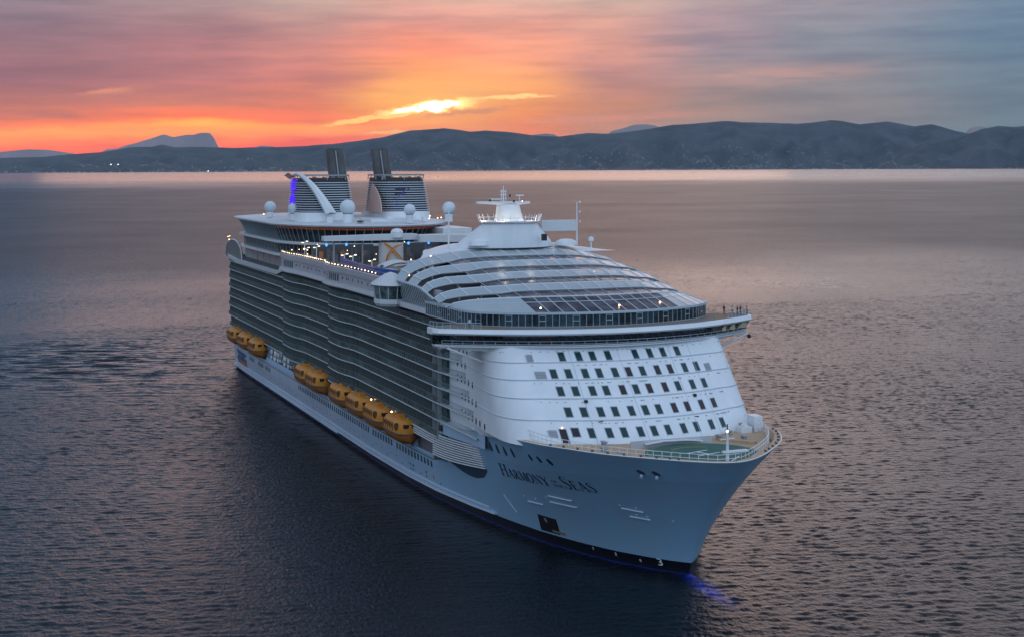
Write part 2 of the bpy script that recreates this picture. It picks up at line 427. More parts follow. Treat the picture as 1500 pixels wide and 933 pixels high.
# ================================================================== SEA
import numpy as np
WSLOPE = .15
def make_sea():
    # one sheet: fine real waves round the ship, opening out to flat water at the horizon
    X0, X1, Y0, Y1 = -850.0, 470.0, -330.0, 760.0
    gx = np.concatenate([[-120000,-60000,-30000,-12000,-6000,-3000,-1500,-1000], np.arange(X0, -150, 1.15), np.arange(-150, X1, .46), [520,620,800,1200,3000]])
    gy = np.concatenate([[-60000,-25000,-9000,-3000,-1200,-650,-450], np.arange(Y0, 230, .72), np.arange(230, Y1, 1.3), [800,1000,2000,6000,20000,60000]])
    GX, GY = np.meshgrid(gx, gy, indexing='ij')
    win = np.clip((GX-X0)/560, 0, 1)**.8*np.clip((X1-GX)/20, 0, 1)*np.clip((GY-Y0)/60, 0, 1)*np.clip((Y1-GY)/160, 0, 1)
    win = win*win*(3-2*win)
    rng = np.random.default_rng(11); Z = np.zeros_like(GX)
    # wind patches slow down or raise the chop
    pt = .80+.20*np.sin(GX*.021+1.3*np.sin(GY*.013))*np.sin(GY*.017+.8+np.sin(GX*.009))
    stern = np.exp(-(((GX+25)/75)**2+((GY+75)/42)**2))          # slick, rolling water off the stern quarter
    N_ = 130
    for n_ in range(N_):
        L_ = math.exp(rng.uniform(math.log(1.1), math.log(3.5))) if n_ < 105 else rng.uniform(4.5, 10)
        t_ = math.radians(160)+rng.normal(0, .5 if n_ < 105 else .3); p_ = rng.uniform(0, 2*PI)
        k = 2*PI/L_; a = WSLOPE*math.sqrt(2/105)*L_/(2*PI)
        wx = GX+.6*np.sin(GY*.11+p_)
        w_ = np.cos(k*(math.cos(t_)*wx+math.sin(t_)*GY)+p_)
        Z += (a*w_*(1-.6*stern)) if n_ < 105 else (a*w_*(.36+2.3*stern))
    Z = Z*win*pt; Z = Z+.35*np.abs(Z)*Z
    nx, ny = GX.shape
    co = np.stack([GX, GY, Z], -1).reshape(-1, 3).astype(np.float32)
    ii = np.arange(nx*ny).reshape(nx, ny); q = np.stack([ii[:-1,:-1], ii[1:,:-1], ii[1:,1:], ii[:-1,1:]], -1).reshape(-1, 4).astype(np.int32)
    me = bpy.data.meshes.new('sea'); me.vertices.add(len(co)); me.vertices.foreach_set('co', co.ravel())
    me.loops.add(q.size); me.loops.foreach_set('vertex_index', q.ravel())
    me.polygons.add(len(q)); me.polygons.foreach_set('loop_start', np.arange(0, q.size, 4, dtype=np.int32))
    me.polygons.foreach_set('use_smooth', np.ones(len(q), dtype=bool))
    me.update(calc_edges=True)
    m = bpy.data.materials.new('sea_water'); m.use_nodes = True; MATS['sea_water'] = m
    nt = m.node_tree; b = nt.nodes['Principled BSDF']
    geo = nt.nodes.new('ShaderNodeNewGeometry'); P = geo.outputs['Position']
    s = nt.nodes.new('ShaderNodeSeparateXYZ'); nt.links.new(P, s.inputs[0])
    px, py = X(nt, s.outputs[0]), X(nt, s.outputs[1])
    far = (px*-1).sm(300, 3500)           # open water beyond the ship
    calm = ((px*-1)+(noise(nt, P, .0004, 3, .6)-.5)*4500).sm(3800, 9800)         # slick beyond the wind line
    b.inputs['IOR'].default_value = 1.33
    near = px.sm(-860, -250)*(px*-1).sm(-480, -440)*py.sm(-340, -280)*(py*-1).sm(-770, -600)
    mp = nt.nodes.new('ShaderNodeMapping'); nt.links.new(P, mp.inputs[0]); mp.inputs['Rotation'].default_value = (0, 0, math.radians(-68)); mp.inputs['Scale'].default_value = (.62, 1, 1)
    a1 = noise(nt, mp.outputs[0], .03, 3, .5, .5)
    a2 = noise(nt, mp.outputs[0], .22, 3, .6, .4)
    a3 = noise(nt, mp.outputs[0], 1.15, 3, .6, .4)
    patch = noise(nt, P, .004, 4, .6).sm(.3, .7)
    hgt = a1*.08 + a2*(1.05-near*.93) + a3*(.22+near*.05)*(patch*.5+.75)
    bp = nt.nodes.new('ShaderNodeBump'); bp.inputs['Distance'].default_value = 1.0; bp.inputs['Strength'].default_value = 1
    nt.links.new((hgt*(1 - far*.35)*(1 - calm*.9)).v, bp.inputs['Height'])
    nt.links.new(bp.outputs[0], b.inputs['Normal'])
    sx_ = (px+25)/75; sy_ = (py+75)/42; slick = (-(sx_*sx_+sy_*sy_)).exp()
    rgh = (.41 - near*.12 + far*.0 + (patch-.5)*.04 - slick*.10)*(1-calm*.46)
    nt.links.new(rgh.v, b.inputs['Roughness'])
    # water body colour; blue glow of the sunken bulb is painted into it at the stem
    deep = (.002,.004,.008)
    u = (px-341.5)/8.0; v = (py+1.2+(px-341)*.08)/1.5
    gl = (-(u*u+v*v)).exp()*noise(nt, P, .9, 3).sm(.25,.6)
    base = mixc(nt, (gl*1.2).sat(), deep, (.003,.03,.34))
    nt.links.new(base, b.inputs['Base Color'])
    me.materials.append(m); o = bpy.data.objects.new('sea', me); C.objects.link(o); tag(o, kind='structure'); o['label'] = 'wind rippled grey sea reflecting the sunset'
    return o
make_sea()

# ================================================================== HILLS
def pxray(a, b):
    xx = a-750-DXP; yy = 466.5+DYP-b
    u = cr*xx+sr*yy; v = -sr*xx+cr*yy
    d = Fv*FPX+Rv*u+Uv*v
    return d
CX, CY, CZ = cam.matrix_world.translation
def hills(name, ridge, D0, D1, D2, seed, matname, label, fade=()):
    """terrain band: shore (z=0) at distance D0, ridge at D1, back foot at D2"""
    mb = MB(); xs = []; x = ridge[0][0]
    step = 4
    while x <= ridge[-1][0]: xs.append(x); x += step
    rows = []
    NR = 30
    for k in range(NR+1):
        t = k/NR; row = []
        for x in xs:
            d = pxray(x, interp(ridge, x)); h = math.hypot(d.x, d.y); az_ = math.atan2(d.y, d.x)
            zr = CZ + d.z/h*D1
            e = min(1, (x-xs[0]+6)/40, (xs[-1]-x+6)/40) if fade else 1
            wob = 1 + .05*mnoise.noise(Vector((x*.012, seed, 0)))
            if t < .75:
                q = t/.75; D = D0*wob + (D1-D0*wob)*q
                base = q**1.5
                nz = mnoise.fractal(Vector((x*.02, q*3.2, seed)), 1, 2, 5)
                rid = abs(mnoise.noise(Vector((x*.028+q*.9, q*1.5, seed+4))))
                z = zr*max(0, base + (nz*.34 - rid*.42)*math.sin(PI*min(q,1))*(1-q*.4))
            else:
                q = (t-.75)/.25; D = D1+(D2-D1)*q; z = zr*(1-q)**1.3
            if k == 0: z = -2
            row.append((CX+math.cos(az_)*D, CY+math.sin(az_)*D, z*e if z > 0 else z))
        rows.append(row)
    mb.loft(rows)
    o = mb.build(name, matname, smooth=80); tag(o, label, kind='structure'); return o, rows
m = mat('hill_scrub', (.045,.055,.042), .9); nt = m.node_tree; b = nt.nodes['Principled BSDF']; tc = nt.nodes.new('ShaderNodeTexCoord')
n = noise(nt, tc.outputs['Object'], .0012, 6, .65); n2 = noise(nt, tc.outputs['Object'], .004, 5, .7)
c = mixc(nt, n.sm(.35,.65), (.012,.017,.024), (.052,.062,.070)); c = mixc(nt, n2.sm(.58,.72)*.6, c, (.20,.18,.16))
nt.links.new(c, b.inputs['Base Color'])
mat('hazed_rock', (.36,.25,.24), .9, var=.2, vscale=.002)  # pale limestone, made lighter and rosier to paint in distance haze
main = [(-40,231),(0,231),(60,230),(100,226),(145,223),(160,221),(190,215),(222,214),(237,210.5),(255,215),(300,215),(350,216),(400,215),(450,213),(490,210),(520,206),(560,200),(600,190.5),(620,188.5),(650,186.5),(690,191.5),(710,189.5),(740,191),(780,197),(820,198.5),(860,193.5),(885,195),(900,194),(950,187.5),(985,181),(1020,179),(1060,176),(1120,178),(1170,179.5),(1195,177),(1217,174),(1260,180),(1300,176.5),(1340,182.5),(1365,179.5),(1400,190),(1425,196),(1460,200),(1500,203),(1545,206)]
_, hrows = hills('hills', main, 32000, 40000, 44000, 3.3, 'hill_scrub', 'long dark hazy range of hills across the far shore')
hills('hills', [(1290,246),(1320,222),(1350,210),(1380,205),(1410,198),(1425,193),(1440,187),(1462,182.5),(1485,184.5),(1500,183),(1545,186)], 31000, 35500, 38000, 8.1, 'hill_scrub', 'darker nearer hill at the right end of the range', 1)
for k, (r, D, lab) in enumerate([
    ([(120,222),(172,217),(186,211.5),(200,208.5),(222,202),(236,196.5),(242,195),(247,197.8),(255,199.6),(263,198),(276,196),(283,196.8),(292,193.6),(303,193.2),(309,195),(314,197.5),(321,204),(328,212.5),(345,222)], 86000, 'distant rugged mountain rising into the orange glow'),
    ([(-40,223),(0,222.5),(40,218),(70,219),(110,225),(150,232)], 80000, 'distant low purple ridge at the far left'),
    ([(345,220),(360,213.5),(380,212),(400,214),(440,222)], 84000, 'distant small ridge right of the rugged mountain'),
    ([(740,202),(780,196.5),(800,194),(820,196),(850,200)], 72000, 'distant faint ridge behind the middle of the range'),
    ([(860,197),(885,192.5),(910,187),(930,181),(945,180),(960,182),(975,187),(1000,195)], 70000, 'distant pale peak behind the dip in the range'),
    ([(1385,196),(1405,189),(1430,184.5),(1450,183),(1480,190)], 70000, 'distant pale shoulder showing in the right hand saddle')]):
    hills('mountain', r, D-3000, D, D+3000, 11+k*2.1, 'hazed_rock', lab, 1)

# shore towns: far pale specks spread over the lower slopes, uncountable
def town():
    mb = MB(); rnd = random.Random(5); nx = len(hrows[0])
    for _ in range(1700):
        j = rnd.random()**.7*(nx-2); k = 1+rnd.random()**1.6*12
        cl_ = mnoise.noise(Vector((j*.06, k*.3, 2)))
        if cl_ < .02 and rnd.random() < .88: continue
        j0, k0 = int(j), int(k); p = Vector(hrows[k0][j0]).lerp(Vector(hrows[k0+1][j0+1]), j-j0)
        s = rnd.uniform(10, 42); h = rnd.uniform(8, 24)
        if p.z < 1: p.z = 1
        mb.box(p.x-8, p.x+8, p.y-s*.5, p.y+s*.5, p.z-10, p.z+h)
    mat('town_wall', (.34,.31,.29), .8)
    tag(mb.build('town', 'town_wall'), 'pale scattered town along the far shore and lower slopes', 'town', kind='stuff')
town()
def shore_light(px, py, lab):
    d = pxray(px, py); h = math.hypot(d.x, d.y); D = 31000
    mb = MB(); mb.lathe((0,0,0), [(.01,-9),(6,-6),(9,0),(6,6),(.01,9)], 8)
    o = mb.build('shore_light', 'lamp_shore'); o.location = (CX+d.x/h*D, CY+d.y/h*D, CZ+d.z/h*D)
    tag(o, lab, 'light', 'lights on the far shore')
mat('lamp_shore', (1,1,1), .5, emit=(1,.9,.8), estr=3.5)
for a in ((162.5,241.5,'left of two bright white lights close together on the far shore'),(173,241.5,'right of two bright white lights close together on the far shore'),(305,251,'single white light low on the far shore left of the ship')): shore_light(*a)

# air: one even volume round camera, sea, ship and hills
def haze():
    mb = MB(); mb.box(-96000, 1500, -40000, 74000, -3, 2350)
    m = bpy.data.materials.new('haze_air'); m.use_nodes = True; MATS['haze_air'] = m; nt = m.node_tree; nt.nodes.clear()
    o = nt.nodes.new('ShaderNodeOutputMaterial'); v = nt.nodes.new('ShaderNodeVolumePrincipled')
    v.inputs['Color'].default_value = (.55,.76,1.0,1); v.inputs['Density'].default_value = .6e-5; v.inputs['Anisotropy'].default_value = .3
    nt.links.new(v.outputs[0], o.inputs['Volume'])
    tag(mb.build('haze', 'haze_air'), kind='stuff')
haze()

# ================================================================== SHIP
SHIP = empty('cruise_ship')
tag(SHIP, 'huge white cruise ship with light blue hull, twin dark funnels and glass domed front', 'cruise ship')

# ---- hull
def hull():
    mb = MB()
    def station_xs(z, x0, x1):
        n = 70; return [x0 + (x1-x0)*(1-(1-k/n)**1.9) for k in range(n+1)]
    for sgn in (-1, 1):
        zl = [-2, 0, .4, .8, 1.2, 1.8, 2.4, 3.2, 4.2, 5.4, 6.6, 7.8, 9.0]
        rows = []
        for z in zl:
            rows.append([(x, sgn*hullB(x, z), z) for x in station_xs(z, 6+max(0,z)*-.35, tip(z))])
        mb.loft(rows)
        # upper bow
        rows = []
        for k in range(17):
            t = k/16; row = []
            for q in range(61):
                s = 1-(1-q/60)**1.9
                zt0 = 9.0
                x = 262 + (350-262)*s
                zt = rimz(x); z = zt0+(zt-zt0)*t
                x = 262 + (tip(z)-262)*s
                row.append((x, sgn*hullB(x, z), z))
            rows.append(row)
        mb.loft(rows)
    # transom
    zl = [-2, 0, 2, 4, 6, 9]
    rows = [[(6+max(0,z)*-.35, y*hullB(6, z), z) for y in (-1,-.5,0,.5,1)] for z in zl]
    mb.loft(rows)
    return mb.build('hull', 'hull_paint', SHIP, smooth=50)
HULL = hull()
# hull side top: boat deck floor, lips and strakes
mb = MB()
side = lambda z, x0, x1, st, off=0: [(x, -(hullB(x, z)+off), z) for x in [x0+(x1-x0)*k/st for k in range(st+1)]]
for s in (-1, 1):
    pts = [(x, -s*(hullB(x, 9)), 9.02) for x in [3+ (285-3)*k/60 for k in range(61)]]
    inn = [(p[0], -s*16.0, 9.02) for p in pts]
    mb.loft([pts, inn])
mb.build('boat_deck', 'light_blue', SHIP, split='side')
mb = MB()
for s in (-1, 1):
    mb.ribbon([(x, s*(hullB(x, 9)+.05), 8.85) for x in [3+254*k/60 for k in range(61)]], .35, .38)
mb.build('rubbing_strake', 'light_blue', HULL, split='side')
mb = MB()
for s in (-1, 1):
    for x0, x1, z, w in ((6,169,1.05,1.0),(168.5,283,1.5,.9),(6,280,2.3,.35)):
        mb.ribbon([(x, s*(hullB(x, z)+w*.35), z + (max(0,x-200)/90)**2*.9) for x in [x0+(x1-x0)*k/50 for k in range(51)]], w, .32)
mat('side_pale', (.50,.58,.68), .45)
mb.build('side_strake', 'side_pale', HULL, split='loose')
# dark line under the windows' eyebrow
mb = MB()
for x0, x1 in ((38,120),(120,253)):
    mb.ribbon([(x, -(hullB(x, 8.1)+.03), 8.05) for x in [x0+(x1-x0)*k/30 for k in range(31)]], .12, .16)
mb.build('side_groove', 'dark_grey', HULL, split='side')
def hull_panel(x, z, w, h, name, m, off=.05, parent=None, round_=False, s=-1, skew=0):
    mb = MB()
    if round_:
        n = 12; pts = [(x+w/2*math.cos(2*PI*k/n)+skew*h/2*math.sin(2*PI*k/n), z+h/2*math.sin(2*PI*k/n)) for k in range(n)]
    else: pts = [(x-w/2-skew*h/2, z-h/2), (x+w/2-skew*h/2, z-h/2), (x+w/2+skew*h/2, z+h/2), (x-w/2+skew*h/2, z+h/2)]
    o_ = [mb.vert(a, s*(hullB(a, b)+off), b) for a, b in pts]
    i_ = [mb.vert(a, s*(hullB(a, b)-.05), b) for a, b in pts]
    mb.face(o_); n = len(pts)
    for k in range(n): mb.face((o_[k], o_[(k+1) % n], i_[(k+1) % n], i_[k]))
    return mb.build(name, m, parent or HULL)
xs = [x for x in [120.5+2.25*k for k in range(59)] if not (201.5 < x < 204 or 222 < x < 224.8)]
for x in xs[:58]: hull_panel(x, 6.9, 1.0, 1.35, 'window', 'window_glass')
for g0 in (41.0, 56.5, 69.0):
    for k in range(5): hull_panel(g0+k*1.9, 6.7, .8, 1.3, 'window', 'window_glass')
rnd = random.Random(3)
for k in range(46):
    x = 60+k*4.35+rnd.uniform(-.8,.8)
    hull_panel(x, 4.4 if k % 3 else 3.5, .34, .34, 'porthole', 'dark_grey')
for x in (236, 237.6, 246.5): 
    for z in (4.4, 3.5): hull_panel(x, z, .4, .55, 'porthole', 'dark_grey')
for x, z in ((285.1,16.7),(288.3,16.85),(291.9,17.0),(295.6,17.15),(299.7,17.35),(303.9,17.7)): hull_panel(x, z, 1.35, 1.9, 'porthole', 'window_glass', round_=True)
for x, z in ((312.0,18.2),(315.2,18.3),(318.5,18.35)): hull_panel(x, z, 1.1, 1.25, 'porthole', 'window_glass', round_=True)
for x in (337.0, 339.2):
    hull_panel(x, 19.1, 1.0, .9, 'hawse_pipe', 'dark_grey', round_=True)
    mb = MB(); y = hullB(x, 19.1); mb.tube([(x+.5,-y-.1,18.7),(x+.9,-y-.35,18.3)], .28, 8); mb.build('fairlead', 'light_blue', HULL)
# shell door opening: dark recess with a glint of the deck inside
hull_panel(303.4, 4.1, 5.6, 3.2, 'shell_door', 'black', off=.06, skew=.35)
hull_panel(305.6, 3.0, 3.6, .5, 'door_platform', 'teak', off=.10, skew=.35)
hull_panel(303.2, 4.9, .5, .8, 'door_lamp', 'grey_paint', off=.10)
# fender bars
for x0, z0, x1, z1 in ((309.4,10.6,315.9,10.75),(308.6,9.35,316.1,9.55),(300.0,7.95,305.4,8.25),(326.9,11.2,330.4,10.95),(327.2,9.75,330.6,9.6)):
    mb = MB(); pts = []
    for k in range(7):
        x = x0+(x1-x0)*k/6; z = z0+(z1-z0)*k/6; pts.append((x, -(hullB(x, z)+.16), z))
    mb.tube(pts, .13, 6)
    mb.build('fender_bar', 'side_pale', HULL)
for x, z in ((299,8.7),(303.5,9.0),(308,10.1),(326.9,11.75),(329.6,11.6),(328.6,10.25),(330.4,10.15),(334.2,9.9)):
    hull_panel(x, z, .35, .3, 'mooring_eye', 'side_pale', off=.12, round_=True)
mb = MB(); mb.tube([(289.6+(292.6-289.6)*k/5, -(hullB(289.6+3*k/5, 7.4-.6*k)+.05), 7.4-.6*k) for k in range(6)], .07, 5); mb.build('draught_line', 'side_pale', HULL)
# a red and white emblem low on the side
mat('emblem', (.42,.30,.30), .5); hull_panel(251.5, 4.3, .9, 1.2, 'side_emblem', 'emblem', off=.06, round_=True)
mat('emblem_red', (.45,.16,.14), .5); hull_panel(251.5, 4.1, .4, .6, 'side_emblem', 'emblem_red', off=.09)
# stern quarter panel: deep blue over orange
def quarter():
    mat('panel_blue', (.03,.09,.20), .5, var=.4, vscale=.3); mat('panel_orange', (.38,.13,.05), .5, var=.3, vscale=.5); mat('panel_navy', (.03,.03,.08), .5)
    for x0, x1, z0, z1, m in ((16.5,33.6,4.0,7.0,'panel_blue'),(16.5,33.6,2.4,4.0,'panel_orange'),(13.0,16.3,2.6,7.0,'panel_navy')):
        mb = MB(); n = 8; rows = []
        for z in (z0, z1): rows.append([(x0+(x1-x0)*k/n, -(hullB(x0+(x1-x0)*k/n, z)+.06), z) for k in range(n+1)])
        mb.loft(rows); mb.build('quarter_panel', m, HULL)
quarter()
# ship's name, wrapped on the flare
def hull_text(body, x0, x1, zfun, cap, name, font_scale=None, m='lettering', small=None, off=.07):
    """letters laid along the hull from x0 to x1; baseline height zfun(x)"""
    cu = bpy.data.curves.new(name, 'FONT'); cu.body = body; cu.size = 1; cu.resolution_u = 3
    if small: 
        cu.small_caps_scale = small
        for i, ch in enumerate(body):
            if ch.islower(): cu.body_format[i].use_small_caps = True
    to = bpy.data.objects.new('t', cu); C.objects.link(to)
    dg = bpy.context.evaluated_depsgraph_get(); dg.update()
    me = bpy.data.meshes.new_from_object(to.evaluated_get(dg)); bpy.data.objects.remove(to)
    vx = [v.co.x for v in me.vertices]; a, b_ = min(vx), max(vx); H = .70
    for v in me.vertices:
        x = x0+(x1-x0)*(v.co.x-a)/(b_-a); z = zfun(x)+v.co.y/H*cap
        v.co = (x, -(hullB(x, z)+off), z)
    me.materials.append(MATS[m])
    o = bpy.data.objects.new(name, me); C.objects.link(o); o.parent = HULL
    return o
# roman capitals with serifs, drawn stroke by stroke in a unit-high box
def glyph(ch):
    T, t, sf = .17, .055, .16
    st = []      # (x0,z0,x1,z1,width)
    def S(x, z, w=sf*2): st.append((x-w/2, z, x+w/2, z, .04))
    if ch == 'H': st += [(.15,0,.15,1,T),(.75,0,.75,1,T),(.15,.52,.75,.52,t)]; [S(x, z) for x in (.15,.75) for z in (.02,.98)]; return st, .92
    if ch == 'A': st += [(.10,0,.43,1,t),(.43,1,.76,0,T),(.22,.34,.64,.34,t)]; S(.10,.02,.24); S(.76,.02,.34); return st, .90
    if ch == 'R':
        st += [(.15,0,.15,1,T)]; P = [(.15,.97),(.42,.97),(.58,.88),(.61,.73),(.55,.58),(.40,.5),(.15,.49)]
        st += [(*a, *b, (t, t+.05, T, T, t+.05, t)[k]) for k, (a, b) in enumerate(zip(P, P[1:]))]; st += [(.36,.5,.72,0,T)]; S(.15,.02); S(.12,.98,.24); S(.76,.02,.2); return st, .86
    if ch == 'M': st += [(.12,0,.16,1,t),(.16,1,.50,.05,T),(.50,.05,.84,1,t),(.86,1,.90,0,T)]; S(.12,.02,.26); S(.12,.98,.2); S(.90,.02,.34); S(.90,.98,.24); return st, 1.08
    if ch == 'O':
        n = 18; P = [(.42+.36*math.cos(2*PI*k/n), .5+.5*math.sin(2*PI*k/n)) for k in range(n+1)]
        st += [(*a, *b, t+(T-t)*abs(math.cos(2*PI*(k+.5)/n))) for k, (a, b) in enumerate(zip(P, P[1:]))]; return st, .90
    if ch == 'N': st += [(.13,0,.13,1,t),(.13,1,.72,.02,T),(.72,0,.72,1,t)]; S(.13,.02,.28); S(.10,.98,.22); S(.72,.98,.28); return st, .90
    if ch == 'Y': st += [(.08,1,.40,.45,T),(.72,1,.40,.45,t),(.40,0,.40,.47,T)]; S(.08,.98,.32); S(.72,.98,.24); S(.40,.02); return st, .80
    if ch == 'E': st += [(.15,0,.15,1,T),(.15,.97,.60,.97,t),(.15,.51,.48,.51,t),(.15,.03,.62,.03,t),(.60,.97,.60,.80,.05),(.62,.03,.64,.22,.05),(.48,.42,.48,.60,.04)]; S(.13,.02,.2); S(.13,.98,.2); return st, .74
    if ch == 'S':
        P = [(.56,.78),(.54,.92),(.36,1.0),(.18,.94),(.12,.78),(.20,.62),(.38,.50),(.54,.36),(.58,.20),(.50,.05),(.32,0),(.14,.07),(.10,.24)]
        ws = (.05,.05,.07,.10,.14,T,T,.15,.11,.07,.05,.05); st += [(*a, *b, w) for (a, b), w in zip(zip(P, P[1:]), ws)]; return st, .70
def hull_word(word, x0, x1, zfun, cap, small=.74):
    tot = 0; lay = []
    for i, ch in enumerate(word):
        k = 1 if i == 0 else small; st, w = glyph(ch); lay.append((tot, k, st)); tot += (w+.05)*k
    mb = MB(); sx = (x1-x0)/tot
    for n_, (ox, k, st) in enumerate(lay):
        for m_, (a, b, c, d, w) in enumerate(st):
            L = math.hypot(c-a, d-b); nx, nz = -(d-b)/L*w/2, (c-a)/L*w/2
            ex, ez = (c-a)/L*.012, (d-b)/L*.012
            q = []
            for px_, pz_ in ((a-ex+nx, b-ez+nz), (c+ex+nx, d+ez+nz), (c+ex-nx, d+ez-nz), (a-ex-nx, b-ez-nz)):
                x = x0+(ox+px_*k)*sx; z = zfun(x)+pz_*k*cap; q.append((x, -(hullB(x, z)+.07+.004*m_), z))
            mb.quad(*q)
    return mb.build('ship_name', 'lettering', HULL)
zb = lambda x: 11.75 + (x-293.5)*.062
hull_word('HARMONY', 293.0, 312.9, zb, 2.35)
hull_word('SEAS', 316.9, 324.9, zb, 2.35)
hull_text('OF', 313.9, 315.5, lambda x: zb(x)+.85, .5, 'ship_name')
hull_text('THE', 313.6, 316.4, lambda x: zb(x)+.05, .55, 'ship_name')
for x, z, t, c in ((313.9,1.35,'8',.55),(319.2,1.3,'8',.55),(324.0,1.0,'8',.55),(327.6,1.0,'3',1.25)):
    hull_text(t, x-.25*c/.55*.6, x+.35*c/.55*.6, lambda q, z=z: z, c, 'draught_mark', m='marking')

# bulbous bow just under the surface at the stem
mat('bulb_blue', (.005,.04,.5), .4)
mb = MB(); rows = []
for k in range(13):
    t = k/12; x = 326+20*t; r = 2.6*math.sqrt(max(0, 1-t**3)); zc = -2.35
    rows.append([(x, r*math.cos(a)*.8, zc+r*math.sin(a)*.95) for a in [2*PI*j/16 for j in range(16)]])
mb.loft(rows, True); mb.build('bulbous_bow', 'bulb_blue', SHIP, smooth=60)

# ---- foredeck
def rimpts(z=None, off=0.0):
    xs = [286, 292, 298, 304, 310, 315, 320, 324, 328, 331, 334, 337, 340, 342.5, 345, 346.6, 347.8, 348.8, 349.5, 350-.01]
    pts = []
    for x in xs:
        zz = rimz(x); xx = tip(zz)-(350-x)
        pts.append((xx, max(0, hullB(xx, zz)-off), zz))
    return pts
rp = rimpts()
mb = MB(); dk = [(x, hullB(x, min(20.5, rimz(x)-1))-.6) for x in (286,292,298,304,310,316,321,326,330,334,337,340,342.5,344.5,345.8)]
dk = [(x, y) for x, y in dk if y > .3]
mb.loft([[(x, -y, min(20.8, rimz(x)-.5)) for x, y in dk], [(x, 0, min(20.8, rimz(x)-.5)) for x, y in dk], [(x, y, min(20.8, rimz(x)-.5)) for x, y in dk]])
mb.build('foredeck', 'tan_deck', SHIP)
mb = MB()   # bulwark cap and inner face
rp = [p for p in rp if p[0] > 300]
for s in (-1, 1):
    o_ = [(p[0], s*p[1], p[2]+.0) for p in rp]; o2 = [(p[0], s*p[1], p[2]+.12) for p in rp]
    i_ = [(p[0]-(.9 if p[0] > 330 else .3), s*max(0, p[1]-1.0), p[2]+.12) for p in rp]; i2 = [(q[0]-2.2 if q[0] > 335 else q[0], q[1]*.97, 20.75) for q in i_]
    mb.loft([o_, o2, i_, i2])
mb.build('bulwark', 'tan_deck', SHIP, split='side')
mb = MB()
for s in (-1, 1): mb.tube([(p[0]+.02, s*p[1], p[2]+.1) for p in rimpts()], .1, 5)
mb.build('bulwark_cap', 'white_paint', SHIP, split='side')
# cleats on the bulwark
for k in range(-9, 10):
    x = 344.5 - abs(k)**1.35*1.15; z = rimz(x)
    y = hullB(tip(z)-(350-x), z)-.6
    mb = MB(); mb.box(x-.17, x+.17, -.16, .16, z+.1, z+.42); mb.box(x-.3, x-.17, -.07, .07, z+.25, z+.45)
    o = mb.build('bollard', 'dark_grey', SHIP); o.location.y = y*(1 if k > 0 else -1)
# helipad
mb = MB(); hc = (336.0, .7)
mb.lathe((hc[0], hc[1], 20.9), [(.01,.0),(9.9,0),(9.9,.35),(.01,.36)], 56)
HP = mb.build('helipad', 'heli_green', SHIP)
mb = MB()
for r, w in ((9.55,.28),(5.4,.2)):
    n = 64; mb.loft([[(hc[0]+q*math.cos(2*PI*k/n), hc[1]+q*math.sin(2*PI*k/n), 21.275) for k in range(n+1)] for q in (r-w, r)])
mat('heli_line', (.12,.25,.2), .6); mat('heli_yellow', (.45,.30,.06), .6)
mb.build('helipad_ring', 'heli_line', HP)
mb = MB()
def rot2(u, v, a=math.radians(20)): return hc[0]+u*math.cos(a)-v*math.sin(a), hc[1]+u*math.sin(a)+v*math.cos(a)
for u0, u1, v0, v1 in ((-1.7,-1.3,-2.6,2.6),(1.3,1.7,-2.6,2.6),(-1.3,1.3,-.25,.25)):
    q = [rot2(a, b) for a, b in ((u0,v0),(u1,v0),(u1,v1),(u0,v1))]; mb.quad(*[(x, y, 21.285) for x, y in q])
mb.build('helipad_letter', 'marking', HP)
mb = MB(); n = 20
mb.loft([[(hc[0]+q*math.cos(2.6+1.2*k/n), hc[1]+q*math.sin(2.6+1.2*k/n)-.0, 21.29) for k in range(n+1)] for q in (5.9, 6.2)])
mb.build('helipad_arc', 'heli_yellow', HP)
# railings round foredeck
def railing(path, h, name, parent, m='white_paint', r=.05, post=2.0, rails=(.5, 1.0), glass=None):
    mb = MB(); P = [Vector(p) for p in path]; L = [0]
    for a, b in zip(P, P[1:]): L.append(L[-1]+(b-a).length)
    for q in rails: mb.tube([p+Vector((0,0,h*q)) for p in P], r, 5)
    d = 0
    while d <= L[-1]:
        for i in range(len(P)-1):
            if L[i] <= d <= L[i+1]: p = P[i].lerp(P[i+1], (d-L[i])/max(1e-6, L[i+1]-L[i])); break
        mb.tube([p, p+Vector((0,0,h))], r, 4); d += post
    o = mb.build(name, m, parent)
    if glass:
        g = MB(); g.loft([[p for p in P], [p+Vector((0,0,h*.95)) for p in P]]); g.build('railing_glass', glass, o)
    return o
fr = [(p[0]-1.6, -(p[1]-1.6), 20.9) for p in rp if p[1] > 2.5] ; fr2 = [(p[0]-1.6, p[1]-1.6, 20.9) for p in reversed(rp) if p[1] > 2.5]
railing(fr+fr2, 2.0, 'railing', SHIP, r=.055, post=1.6, rails=(.33,.66,1))
